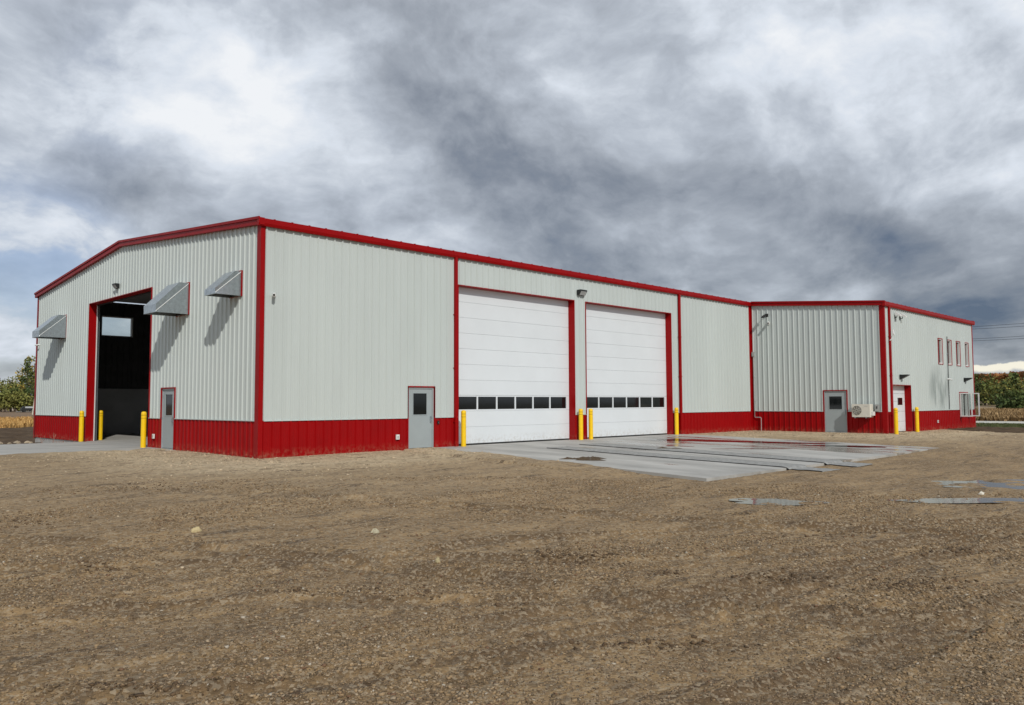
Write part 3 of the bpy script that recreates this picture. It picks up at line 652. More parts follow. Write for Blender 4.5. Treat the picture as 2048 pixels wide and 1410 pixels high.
# window in the far side wall, seen through the open doorway
wdw = thing_part('window'); a, b, z0, z1 = IW
build('frame', MB().box(a, a+.05, G-.21, G+.04, z0, z1).box(b-.05, b, G-.21, G+.04, z0, z1).box(a+.05, b-.05, G-.21, G+.04, z1-.05, z1).box(a+.05, b-.05, G-.21, G+.04, z0, z0+.05), whitep, wdw)
build('window_pane', MB().box(a+.05, b-.05, G-.02, G-.01, z0+.05, z1-.05), pane, wdw)
# interior lining
def ribbed(x0, x1, z0, z1, y):
    m = MB(); x = x0
    while x < x1-.01:
        xe = min(x+.30, x1)
        m.quad((x, y, z0), (xe-.06, y, z0), (xe-.06, y, z1), (x, y, z1)); m.quad((xe-.06, y, z0), (xe-.03, y-.03, z0), (xe-.03, y-.03, z1), (xe-.06, y, z1)); m.quad((xe-.03, y-.03, z0), (xe, y, z0), (xe, y, z1), (xe-.03, y-.03, z1)); x = xe
    return m
yi = G-.22
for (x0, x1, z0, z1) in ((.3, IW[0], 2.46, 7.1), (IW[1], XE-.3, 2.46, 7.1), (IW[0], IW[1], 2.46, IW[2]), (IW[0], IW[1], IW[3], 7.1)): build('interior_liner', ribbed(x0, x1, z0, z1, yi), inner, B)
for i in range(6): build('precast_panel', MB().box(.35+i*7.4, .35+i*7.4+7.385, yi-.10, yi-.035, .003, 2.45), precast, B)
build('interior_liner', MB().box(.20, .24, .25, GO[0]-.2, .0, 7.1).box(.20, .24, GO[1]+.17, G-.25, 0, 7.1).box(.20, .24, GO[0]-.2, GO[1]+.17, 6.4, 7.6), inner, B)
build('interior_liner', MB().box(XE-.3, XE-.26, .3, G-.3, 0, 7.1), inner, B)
for i in range(1, 12):
    yy = i*1.9
    build('purlin', MB().box(.3, XE-.3, yy, yy+.07, zg(yy)-.18, zg(yy)+.02), steel_and_shade, B)
for xx in (7.6, 15.1, 22.7, 30.2):
    m = MB(); m.prism([(xx, .4, 6.3), (xx, 11.79, 7.3), (xx, G-.4, 6.3), (xx, G-.4, 6.9), (xx, 11.79, 8.0), (xx, .4, 6.9)], (.2, 0, 0)); build('rafter', m, steel_and_shade, B)
    build('column', MB().box(xx, xx+.2, G-1.0, G-.45, .005, 6.3), steel_and_shade, B)

# ------------------------------------------------------------------ bollards
b0 = thing('bollard', (0, 0, 0), '', 'bollard', 'yellow steel bollards guarding the doors')
R_ = .095; prof = [(R_, 0), (R_, 1.085), (R_-.006, 1.088), (R_-.006, 1.10), (R_, 1.103), (R_, 1.195), (R_-.006, 1.198), (R_-.006, 1.21), (R_, 1.213), (R_, 1.275), (R_*.93, 1.305), (R_*.75, 1.328), (R_*.45, 1.342), (.005, 1.346)]
build('sleeve', MB().lathe(prof, 28), yellow, b0, True, 35)
for z in (1.088, 1.198): build('groove', MB().lathe([(R_-.0045, z), (R_-.0045, z+.012)], 28), bandm, b0, True, 35)
BOL = [(-.28, 15.42, 0, 'yellow bollard outside the open doorway, beside its hinge-free left red jamb'), (.80, 16.35, 0, 'yellow bollard standing just inside the open doorway by the door track'), (-.28, 8.35, 0, 'yellow bollard outside the open doorway, between the opening and the grey side door'),
       (8.07, -.26, 1, 'yellow bollard at the jamb between the grey door and the first big overhead door'), (14.86, -.24, 1, 'yellow bollard on the pier between the overhead doors, on the grey-door side'),
       (15.52, -.25, 1, 'yellow bollard on the pier between the overhead doors, beside the second door'), (22.22, -.25, 1, 'yellow bollard at the outer jamb of the second overhead door near the downspout'),
       (30.42, -7.80, 2, 'yellow bollard at the wing corner, beside the small white door'), (33.98, -7.62, 2, 'yellow bollard on the wing side, between the small door and the windows')]
BOL[0] = (*BOL[0][:3], 'yellow bollard outside the open doorway on the side of the far wall end')
for i, (x, y, k, lab) in enumerate(BOL):
    z = {0: .0, 1: SZ(x, y), 2: float(yard_z(x, y)[0])-.02}[k]
    if i == 0: b0.location = (x, y, z); b0['label'] = lab; b0.rotation_euler = (0, 0, 0)
    else: copy_thing(b0, (x, y, z), lab)

# ------------------------------------------------------------------ intake hoods
def hood(y0, y1, z0, z1, dep, top, lip, label):
    h = thing('intake_hood', (0, y0, z0), label, 'vent hood', 'galvanised hoods on the gable wall')
    xw = -.05; t_ = .012
    pr = [(xw, z0), (-dep, z0), (-dep, z0+lip), (-top, z1), (xw, z1)]
    for nm, yy in (('side_panel', y0), ('side_panel', y1-t_)):
        m = MB().prism([(x, yy, z) for x, z in pr], (0, t_, 0)); build(nm, m, galv, h)
    # upper gusset folded slightly outward along the diagonal seam of the near side
    for yy, s in ((y0, -1), (y1, 1)):
        e = s*.02
        m = MB(); A_, B_, C_, D_ = (-dep, yy+s*.002, z0+.01), (-dep, yy+e, z0+lip), (-top, yy+e, z1-.005), (xw, yy+s*.002, z1-.01)
        m.quad(A_, B_, C_, D_); m.quad(A_, D_, (xw, yy+s*.008, z1-.03), (-dep, yy+s*.008, z0-.01)); build('gusset', m, galv, h)
        build('seam', MB().tube([(-dep+.01, yy+s*.012, z0+.012), (xw, yy+s*.012, z1-.015)], .010, 6), whitep, h)
    build('sloped_top', MB().prism([(-dep, y0+t_, z0+lip), (-top, y0+t_, z1), (-top, y0+t_, z1-t_), (-dep, y0+t_, z0+lip-t_)], (0, y1-y0-2*t_, 0)), galv, h)
    build('flat_top', MB().box(-top, xw, y0+t_, y1-t_, z1-t_, z1), galv, h)
    fp = build('front_lip', MB().box(-dep, -dep+t_, y0+t_, y1-t_, z0, z0+lip-.012), galv, h)
    m = MB(); m.box(-dep+.0, xw, y0-.012, y0+.03, z0-.03, z0-.001); m.box(-dep, xw, y1-.03, y1+.012, z0-.03, z0-.001); m.box(-dep-.01, -dep+.04, y0+.03, y1-.03, z0-.03, z0-.001); build('bottom_flange', m, galv, h)
    m = MB(); f = .035
    m.box(-.056, -.008, y0-f, y0-.014, z0-f, z1+f).box(-.056, -.008, y1+.014, y1+f, z0-f, z1+f).box(-.056, -.008, y0-.013, y1+.013, z1+.004, z1+f).box(-.056, -.008, y0-.013, y1+.013, z0-f, z0-.031); build('wall_trim', m, red, h)
    build('louver_screen', MB().box(-.047, -.040, y0+.02, y1-.02, z0, z1-.02), black, h)
hood(1.22, 1.98, 5.07, 5.82, .89, .24, .14, 'small galvanised vent hood high on the gable, next to the building corner')
hood(5.15, 6.20, 4.80, 5.87, 1.17, .37, .25, 'large galvanised vent hood above the grey side door, overlapping the doorway')
hood(18.77, 19.90, 4.78, 5.82, 1.17, .37, .27, 'galvanised vent hood on the gable stretch left of the open doorway'.replace('left of the open doorway', 'between the open doorway and the far wall end'))

# ------------------------------------------------------------------ wall lamps, cameras, boxes, condenser
def orient(o, pos, rz): o.location = pos; o.rotation_euler = (0, 0, rz)
def wallpack(pos, rz, label, s=1.):
    o = thing('wall_light', (0, 0, 0), label, 'wall light', 'dark wall lights')
    sc = lambda pts: [tuple(np.array(p)*s) for p in pts]
    m = MB().prism(sc([(-.22, 0, -.11), (-.22, -.10, -.11), (-.22, -.22, .06), (-.22, -.22, .12), (-.22, 0, .12)]), (.44*s, 0, 0)); build('housing', m, black, o)
    m = MB().prism(sc([(-.18, -.108, -.108), (-.18, -.215, .045), (-.18, -.222, .04), (-.18, -.115, -.113)]), (.36*s, 0, 0)); build('lens', m, lens, o)
    orient(o, pos, rz); return o
wallpack((15.13, -.04, 6.44), 0, 'dark wall light between the two big overhead doors')
wallpack((-.04, 12.14, 6.50), -math.pi/2, 'dark wall light above the open doorway on the gable', .8)
def wedge(pos, rz, label):
    o = thing('wall_light', (0, 0, 0), label, 'wall light', 'dark wall lights')
    build('housing', MB().prism([(-.14, 0, -.13), (-.14, -.07, -.12), (-.14, -.40, .05), (-.14, -.40, .09), (-.14, 0, .09)], (.28, 0, 0)), black, o)
    build('back_plate', MB().box(-.1, .1, 0, .04, -.16, .1), black, o); orient(o, pos, rz)
wedge((32.34, -WL-.045, 2.92), 0, 'black wedge light above the small white wing door'); wedge((43.3, -WL-.045, 2.96), 0, 'black wedge light above the open casement window')
def camera_unit(pos, rz, label, drop=True, s=1.):
    o = thing('security_camera', (0, 0, 0), label, 'camera', 'small white security cameras')
    build('base', MB().lathe([(.055*s, 0), (.055*s, .03*s)], 14), whitep, o).rotation_euler = (math.pi/2, 0, 0)
    build('arm', MB().tube([(0, -.02*s, 0), (0, -.12*s, -.03*s), (0, -.15*s, .0)], .018*s, 8), black if drop else whitep, o)
    m = MB().tube([(0, -.02*s, .05*s), (0, -.30*s, -.01*s)], [.05*s, .052*s], 12); build('housing', m, whitep, o, True, 40)
    build('lens', MB().tube([(0, -.295*s, -.009*s), (0, -.306*s, -.0115*s)], .036*s, 10), black, o)
    orient(o, pos, rz)
camera_unit((.42, -.04, 4.96), -.5, 'small white camera beside the main building corner on the long wall')
camera_unit((-.04, 23.0, 4.62), -math.pi/2, 'small white camera under the vent hood at the far gable end', s=.7)
camera_unit((XJ-.04, -1.15, 6.02), -math.pi/2+.4, 'white camera under the black arm, high on the wing end wall', s=1.25)
camera_unit((39.9, -WL-.04, 2.88), .2, 'white camera on the conduit below the tall wing windows', s=.9)
o = thing('bracket_light', (XJ-.04, -1.05, 6.45), 'black bar light on an arm, high on the wing end wall', 'wall light')
build('arm', MB().tube([(XJ-.03, -1.05, 6.50), (XJ-.35, -1.10, 6.55)], .018, 8), black, o); build('lamp_head', MB().prism([(XJ-.30, -1.17, 6.52), (XJ-.62, -1.17, 6.36), (XJ-.60, -1.17, 6.30), (XJ-.28, -1.17, 6.45)], (0, .17, 0)), black, o)
build('back_plate', MB().box(XJ-.05, XJ-.036, -1.13, -.97, 6.40, 6.58), black, o)
for k, (x, lab) in enumerate(((31.75, 'white floodlight under the wing eave, nearer the corner trim'), (32.55, 'white floodlight under the wing eave, farther from the corner trim'))):
    o = thing('floodlight', (x, -WL-.045, 6.08), lab, 'floodlight', 'floodlights under the wing eave')
    y = -WL-.045
    build('bracket', MB().tube([(x, y+.01, 6.0), (x, y-.10, 5.98), (x, y-.12, 6.08)], .022, 8).box(x-.06, x+.06, y, y+.02, 5.92, 6.08), black, o)
    build('lamp_head', MB().prism([(x-.11, y-.03, 6.10), (x-.11, y-.30, 6.03), (x-.11, y-.31, 6.10), (x-.11, y-.06, 6.27)], (.22, 0, 0)), whitep, o)
o = thing('antenna_unit', (XJ+.52, -WL-.16, 5.0), 'white wireless unit on a bent arm, on the wing downspout', 'antenna'); y = -WL-.16
build('housing', MB().prism([(XJ+.46, y-.17, 5.02), (XJ+.58, y-.17, 5.02), (XJ+.58, y-.12, 5.27), (XJ+.46, y-.12, 5.27)], (0, .07, 0)), whitep, o)
build('arm', MB().tube([(XJ+.40, y+.02, 4.72), (XJ+.44, y-.06, 4.80), (XJ+.52, y-.11, 4.98), (XJ+.52, y-.10, 5.10)], .022, 8), whitep, o)
def outlet(pos, axis, label, s=1.):
    o = thing('outlet_box', pos, label, 'outlet', 'outdoor outlet boxes'); x, y, z = pos
    w_ = .065*s
    if axis == 0: build('cover', MB().box(x-w_, x+w_, y-.05, y, z, z+.17*s), whitep, o); build('socket', MB().box(x-.03, x-.006, y-.056, y-.051, z+.03, z+.13*s).box(x+.006, x+.03, y-.056, y-.051, z+.03, z+.13*s), pipeg, o)
    else: build('cover', MB().box(x-.05, x, y-w_, y+w_, z, z+.17*s), whitep, o); build('socket', MB().box(x-.056, x-.051, y-.03, y-.006, z+.03, z+.13*s).box(x-.056, x-.051, y+.006, y+.03, z+.03, z+.13*s), pipeg, o)
outlet((5.18, -.037, .36), 0, 'white outlet box on the red wainscot beside the long wall\'s grey door'); outlet((-.037, 7.97, .34), 1, 'white outlet box on the narrow red strip beside the open doorway'); outlet((37.93, -WL-.037, .38), 0, 'white outlet box on the red wainscot of the wing side', .9)
o = thing('keypad', (7.03, -.037, .86), 'small dark key switch on the red wainscot by the long wall\'s grey door', 'key switch')
build('case', MB().box(6.99, 7.07, -.062, -.037, .86, .98), black, o); build('button', MB().lathe([(.016, 0), (.016, .01)], 10, (7.03, -.07, .895)), galv, o)
# condenser on brackets
o = thing('air_conditioner', (XJ-.2, -6.3, .80), 'beige outdoor air conditioner on wall brackets beside the wing\'s grey door', 'air conditioner')
x0, x1, y0, y1, z0, z1 = XJ-.52, XJ-.16, -6.80, -5.85, .82, 1.48
m = MB(); c = .03
m.prism([(x0, y0+c, z0), (x0+c, y0, z0), (x1, y0, z0), (x1, y1, z0), (x0+c, y1, z0), (x0, y1-c, z0)], (0, 0, z1-z0)); build('casing', m, beige, o)
cy_, cz_, r_ = -6.12, 1.16, .245
g_ = build('fan_opening', MB().tube([(x0-.004, cy_, cz_), (x0-.001, cy_, cz_)], r_, 32), black, o)
for k in range(5):
    rr = .05+.047*k; pts = [(x0-.012, cy_+rr*math.cos(2*math.pi*i/28), cz_+rr*math.sin(2*math.pi*i/28)) for i in range(29)]; build('grille_ring', MB().tube(pts, .007, 5), beige, g_)
m = MB()
for k in range(8): a_ = math.pi*2*k/8; m.tube([(x0-.014, cy_+.03*math.cos(a_), cz_+.03*math.sin(a_)), (x0-.014, cy_+.26*math.cos(a_), cz_+.26*math.sin(a_))], .006, 5)
build('grille_spokes', m, beige, g_)
build('nameplate', MB().box(x0-.003, x0-.001, -6.66, -6.50, 1.36, 1.385), pipeg, o)
build('valve_cover', MB().box(x0+.06, x1-.02, y0-.10, y0-.002, .90, 1.10), whitep, o)
for yy in (-6.05, -6.6): build('bracket', MB().box(x0-.02, XJ-.04, yy, yy+.045, z0-.055, z0-.012).box(XJ-.075, XJ-.04, yy, yy+.045, z0-.011, z0+.35), galv, o)
for yy in (-6.05, -6.6): build('foot', MB().box(x0+.02, x1-.02, yy-.03, yy+.075, z0-.011, z0-.001), rubber, o)
o = thing('disconnect_box', (XJ-.04, -6.98, 1.12), 'grey electrical disconnect box beside the beige air conditioner', 'electrical box')
build('case', MB().box(XJ-.15, XJ-.038, -7.06, -6.88, 1.12, 1.46), pipeg, o); build('lever', MB().box(XJ-.175, XJ-.151, -7.00, -6.96, 1.25, 1.37), black, o)
# pipes
def pipe(name, pts, r, mat, label, cat, straps=()):
    o = thing(name, pts[-1], label, cat); build('pipe', MB().tube(pts, r, 8), mat, o, True, 50)
    for p in straps: build('strap', MB().box(p[0]-.03, p[0]+.03, p[1]-.03, p[1]+.03, p[2], p[2]+.03), galv, o)
    return o
o = pipe('gas_pipe', [(XJ-.09, -.20, 4.35), (XJ-.09, -.20, .78), (XJ-.09, -.24, .74), (XJ-.09, -.55, .74), (XJ-.09, -.59, .70), (XJ-.09, -.59, -.1)], .022, pipeg, 'thin grey pipe stepping down the inside corner of the wing', 'pipe', [(XJ-.07, -.20, 3.0), (XJ-.07, -.20, 1.6)])
build('junction_box', MB().box(XJ-.16, XJ-.04, -.27, -.13, 4.2, 4.45), pipeg, o)
pipe('conduit', [(40.08, -WL-.06, 5.45), (40.08, -WL-.06, ZW+.03)], .02, black, 'thin dark conduit running down between the tall wing windows', 'conduit', [(40.08, -WL-.05, 4.4), (40.08, -WL-.05, 2.0)])

# ------------------------------------------------------------------ things on the apron
def mat_strip(x0, x1, y0, y1, label, bend):
    ys_ = np.arange(y1, y0+.01, .1)[::-1]; m = MB(); t_ = .016; L_, R2 = [], []
    o = thing('track_mat', (x0, y1, SZ(x0, y1)), label, 'mat', 'ribbed mats laid across the apron')
    for yy in ys_:
        off = .03*math.sin(yy*.7+x0) + (bend*sstep(-11.6, -12.6, yy))
        for xx, A_ in ((x0+off, L_), (x1+off*.6, R2)):
            z = SZ(xx, yy)+.004 if yy > -11.98 else float(max(yard_z(xx, yy)[0]+.008, SZ(xx, -12)+.006+.5*(yy+11.98)))
            z += .003*math.sin(yy*2.3+xx)**2
            A_.append((xx, yy, z))
    n = len(ys_)
    for i in range(n-1):
        a, b, c, d_ = L_[i], R2[i], R2[i+1], L_[i+1]; up = lambda p: (p[0], p[1], p[2]+t_)
        m.quad(up(a), up(b), up(c), up(d_)); m.quad(a, d_, up(d_), up(a)); m.quad(b, up(b), up(c), c)
    m.quad(L_[0], up(L_[0]), up(R2[0]), R2[0]); m.quad(L_[-1], R2[-1], up(R2[-1]), up(L_[-1])); build('mat_sheet', m, matm, o)
    for A_, s in ((L_, 1), (R2, -1)): build('edge_strip', MB().tube([(p[0], p[1], p[2]+t_*.6) for p in A_], .010, 6), rubber, o)
mat_strip(9.95, 11.05, -2.66, -13.1, 'long grey mat across the apron, in line with the first overhead door', -.2)
mat_strip(12.45, 13.65, -2.13, -13.0, 'long grey mat across the apron, nearer the pier between the doors', -.08)
def blob_sheet(name, c, ra, rb, ang, zf, mat, seed, label, kind, thick=0., n=46):
    rr = np.random.default_rng(seed); ph = rr.uniform(0, 6.28, 6); m = MB(); m.v = [(c[0], c[1], zf(c[0], c[1])+thick)]
    for ring, q in ((1, .6), (2, 1.)):
        for k in range(n):
            th = 2*math.pi*k/n; r = q*(1 + .16*math.sin(2*th+ph[0]) + .12*math.sin(3*th+ph[1]) + .10*math.sin(5*th+ph[2]) + .07*math.sin(9*th+ph[3]) + .05*math.sin(14*th+ph[4]))
            u, v = ra*r*math.cos(th), rb*r*math.sin(th); x = c[0]+u*math.cos(ang)-v*math.sin(ang); y = c[1]+u*math.sin(ang)+v*math.cos(ang)
            m.v.append((x, y, zf(x, y) + thick*(1-.95*(q == 1.)) + (thick*.5*rr.normal() if q < 1 else 0)))
    m.f = [(0, 1+k, 1+(k+1) % n) for k in range(n)] + [(1+k, 1+n+k, 1+n+(k+1) % n, 1+(k+1) % n) for k in range(n)]
    o = build(name, m, mat); return tag(o, label, kind=kind) if kind else o
pz = lambda x, y: SZ(x, y)+.004
blob_sheet('puddle', (19.6, -4.6), 3.9, .75, -1.05, pz, water, 3, 'long film of rain water on the apron mirroring the red wall', 'structure')
blob_sheet('puddle', (20.9, -9.2), 1.9, .5, -1.0, pz, water, 5, 'shallow puddle near the far apron corner', 'structure')
blob_sheet('puddle', (18.0, -2.5), .9, .45, .2, pz, water, 6, 'small puddle in front of the second overhead door', 'structure')
blob_sheet('puddle', (16.3, -7.6), 1.6, .18, -.6, pz, water, 7, 'narrow wet streak across the middle of the apron', 'structure')
blob_sheet('puddle', (14.4, -4.4), 1.3, .14, -.75, pz, water, 8, 'narrow wet streak before the pier between the doors', 'structure')
for p, ra, rb in PUD: blob_sheet('puddle', (p[0], p[1]), ra*1.35, rb*1.45, YAW-math.pi/2, lambda x, y, k_=ra: -.306 + .002*(k_ > 1.55) + .002*(k_ < 1.), silty, int(ra*10), 'rain puddle lying in a hollow of the gravel yard', 'structure')
for i, (u, v, r1, r2) in enumerate([(1147, 918.5, .42, .10), (1182, 917, .50, .15), (1180, 921, .40, .08), (1340, 898, .6, .05)]):
    d_ = pdir(u, v); t_ = (.0225*CAM[1]+.012-CAM[2])/(d_[2]-.0225*d_[1]); p = CAM+d_*t_
    o = blob_sheet('mud_clump', p, r1, r2, YAW-math.pi/2, lambda x, y: SZ(x, y)+.003, mud, 20+i, None, None, .03); tag(o, ['small thin streak of brown mud beside the larger mud clump on the apron', 'largest clump of brown mud on the concrete apron', 'brown mud streak touching the largest mud clump on the apron', 'long thin mud smear on the apron before the second overhead door'][i], 'mud', 'mud clumps on the apron')

# ------------------------------------------------------------------ gravel stones
def stones(n, x, y, z, size, flat, col, name, mat):
    tmpl = np.array([(a, b, c) for c in (-1, 1) for b in (-1, 1) for a in (-1, 1)], float)*.62
    V = tmpl[None]*(1+RNG.uniform(-.45, .45, (n, 8, 3)))
    V = V*np.stack([size*RNG.uniform(.8, 1.35, n), size*RNG.uniform(.6, 1.0, n), size*flat*RNG.uniform(.6, 1.1, n)], -1)[:, None]
    tl = RNG.normal(0, .35, n); ct, st = np.cos(tl)[:, None], np.sin(tl)[:, None]; V[..., 1], V[..., 2] = V[..., 1]*ct-V[..., 2]*st, V[..., 1]*st+V[..., 2]*ct
    th = RNG.uniform(0, 6.28, n); ct, st = np.cos(th)[:, None], np.sin(th)[:, None]; V[..., 0], V[..., 1] = V[..., 0]*ct-V[..., 1]*st, V[..., 0]*st+V[..., 1]*ct
    V += np.stack([x, y, z], -1)[:, None]
    q = np.array([(0, 2, 3, 1), (4, 5, 7, 6), (0, 1, 5, 4), (2, 6, 7, 3), (0, 4, 6, 2), (1, 3, 7, 5)])
    F = (q[None] + 8*np.arange(n)[:, None, None]).reshape(-1, 4)
    me = arr_mesh(name, V.reshape(-1, 3), F); vcol(me, np.repeat(col, 8, 0)); return link(name, me, mat)
NT = 420000
r = 3.6 + 16.5*RNG.random(NT)**1.25; th = YAW + RNG.uniform(-.82, .82, NT)
x = CAM[0]+r*np.cos(th); y = CAM[1]+r*np.sin(th)
dens = sstep(-.06, .10, fbm(x*.55+3, y*.55, 4, 77) + .25*fbm((x*.88-y*.48)*.4, (x*.48+y*.88)*1.6, 3, 78))
tm = np.zeros(NT)
for pts, wd in TRACKS: tm = np.maximum(tm, track(x, y, pts, wd*1.1)[0])
kp = (RNG.random(NT) < (.10+.90*dens)*(1-.8*tm)*.47) & (bdist(x, y) > .5) & ~((x > 4.9) & (x < 24) & (y > -12.6)) & ~((x < .5) & (y > 5.8)) 
for p, ra, rb in PUD:
    dx, dy = x-p[0], y-p[1]; u = dx*c45+dy*s45; v = -dx*s45+dy*c45; kp &= ((u/ra)**2+(v/rb)**2 > 1.0) | (RNG.random(NT) < .12)
x, y, r = x[kp], y[kp], r[kp]; n = len(x)
size = np.clip(np.exp(RNG.normal(math.log(.0112), .40, n)), .004, .021)*(1+.2*sstep(6, 16, r))
base = np.array([.335, .233, .130])[None]*RNG.uniform(.4, 1.2, (n, 1)); g2 = RNG.random((n, 1)); base = np.where(g2 < .22, np.array([.375, .290, .192])*RNG.uniform(.7, 1.25, (n, 1)), base); base = np.where(g2 > .99, np.array([.50, .44, .35]), base); base = np.where((g2 > .90) & (g2 < .94), np.array([.20, .115, .065]), base)
st = stones(n, x, y, yard_z(x, y)+size*.2, size, .62, base, 'gravel_stones', stonem); tag(st, 'loose angular gravel stones strewn over the yard', kind='stuff')
NT = 150000; r = 3.6+6.5*RNG.random(NT)**1.1; th = YAW+RNG.uniform(-.8, .8, NT); x = CAM[0]+r*np.cos(th); y = CAM[1]+r*np.sin(th)
kp = (RNG.random(NT) < .45); x, y, r = x[kp], y[kp], r[kp]; n = len(x); size = np.clip(np.exp(RNG.normal(math.log(.0066), .3, n)), .003, .012)
st = stones(n, x, y, yard_z(x, y)+size*.25, size, .7, np.array([.30, .215, .135])[None]*RNG.uniform(.35, 1.3, (n, 1)), 'grit', stonem); tag(st, 'fine brown grit scattered between the gravel stones', kind='stuff')
# dark soil clods churned up in patches
xs_, ys_2 = [], []
for u, v, w_, h_, k in [(1150, 1108, 75, 9, 900), (1090, 1100, 40, 6, 250), (205, 1133, 38, 6, 330), (300, 985, 60, 5, 420), (370, 1036, 40, 4, 220), (1560, 1152, 60, 7, 380), (1340, 1141, 22, 4, 130), (1470, 980, 70, 4, 260), (1830, 1165, 70, 9, 420), (1950, 1100, 80, 7, 420), (1300, 1290, 120, 7, 320), (60, 1040, 70, 7, 420), (700, 1180, 150, 6, 350), (1010, 1205, 60, 5, 180), (1700, 1062, 110, 5, 320), (250, 1380, 90, 8, 200)]:
    k = int(k*.36)
    for q in range(k):
        p = gpt(u+RNG.normal(0, w_*.8), v+RNG.normal(0, h_*.9), -.3); xs_.append(p[0]); ys_2.append(p[1])
x, y = np.array(xs_), np.array(ys_2); n = len(x); size = np.clip(np.exp(RNG.normal(math.log(.014), .45, n)), .005, .035)
st = stones(n, x, y, yard_z(x, y)+size*.15, size, .6, np.array([.125, .080, .043])[None]*RNG.uniform(.6, 1.3, (n, 1)), 'soil_clods', stonem); tag(st, 'small dark soil clods churned up in patches on the yard', kind='stuff')
# coarser pale gravel spread along the foot of the walls
NT = 60000; x = RNG.uniform(-11, 40, NT); y = RNG.uniform(-16, 7.5, NT); d_ = bdist(x, y)
kp = (RNG.random(NT) < np.exp(-d_/2.2)*(.3+1.4*sstep(-.1, .12, fbm(x*.7, y*.7, 3, 91)))) & (d_ > .06) & (x < 38) & ~((x > 6.9) & (x < 23.2) & (y > -11.9)) & ~((x < .5) & (y > 6.6))
x, y = x[kp], y[kp]; n = len(x); size = np.clip(np.exp(RNG.normal(math.log(.024), .35, n)), .01, .06)
st = stones(n, x, y, yard_z(x, y)+size*.15, size, .6, np.array([.55, .44, .30])[None]*RNG.uniform(.6, 1.15, (n, 1)), 'gravel_stones', stonem); tag(st, 'coarse pale tan gravel banked along the foot of the walls', kind='stuff')
for i, (u, v, s_, c_, lab) in enumerate([(392, 1058, .055, (.55, .45, .25), 'pale yellow stone with a ragged top lying on the gravel'), (750, 1061, .038, (.46, .42, .30), 'pale flat stone on the gravel before the red wainscot'), (876, 1118, .02, (.45, .38, .22), 'small tan stone half sunk in the dirt'), (1963, 1024-38, .04, (.75, .72, .62), 'small white stone beside the yard puddle')]):
    p = gpt(u, v, -.28); zz = float(yard_z(p[0], p[1])[0])
    rr = np.random.default_rng(40+i); m = MB(); m.lathe([(s_*.8, -.02), (s_*1.15, .01), (s_*1.0, .035), (s_*.55, .06+.02*(i == 0)), (s_*.1, .075)], 11)
    m.v = [tuple(np.array(q)*np.array([1.35, .8, .9])*(1+rr.uniform(-.22, .22))) for q in m.v]
    o = thing('stone', (p[0], p[1], zz), lab, 'stone'); ROOT[o.name] = (0, 0, 0); b_ = build('stone_body', m, None, o); me = b_.data; vcol(me, np.tile(np.array(c_), (len(m.v), 1))); me.materials.append(stonem)
    o.rotation_euler = (0, 0, rr.uniform(0, 3))
# rubble heap and dry weeds against the exposed foundation
for i in range(16):
    t_ = RNG.random(); x_ = -.25-1.5*RNG.random(); y_ = 17.8+6.2*t_; s_ = RNG.uniform(.05, .17); rr = np.random.default_rng(60+i)
    m = MB().lathe([(s_*.7, -s_*.4), (s_*1.1, 0), (s_*.9, s_*.35), (s_*.4, s_*.6), (s_*.05, s_*.66)], 9); m.v = [tuple(np.array(q)*(1+rr.uniform(-.2, .2, 3))) for q in m.v]
    o = tag(build('rubble_stone', m, None), 'pale tan rubble stone heaped against the foundation at the far gable end', 'stone', 'rubble stones by the foundation'); vcol(o.data, np.tile(np.array([.42, .35, .25])*rr.uniform(.6, 1.15), (len(m.v), 1))); o.data.materials.append(stonem)
    o.location = (x_, y_, -.34+s_*.3)
for i, (x_, y_, h_) in enumerate([(-.5, 18.6, .62), (-.45, 17.4, .36), (-.55, 17.0, .34), (-.5, 16.5, .36), (-.6, 20.0, .40)]):
    o = thing('dry_weed', (x_, y_, -.36), 'dry reddish weed stalk growing against the concrete foundation', 'weed', 'dry weeds by the foundation'); rr = np.random.default_rng(i)
    for k in range(4):
        a_, b_ = rr.normal(0, .10, 2); m = MB().tube([(x_, y_, -.38), (x_+a_*.4, y_+b_*.4, -.38+h_*.6), (x_+a_, y_+b_, -.38+h_*rr.uniform(.8, 1.15))], [.008, .006, .012], 5); s_ = build('stalk', m, None, o); vcol(s_.data, np.tile(np.array([.42, .24, .18]), (len(m.v), 1))); s_.data.materials.append(cornm)

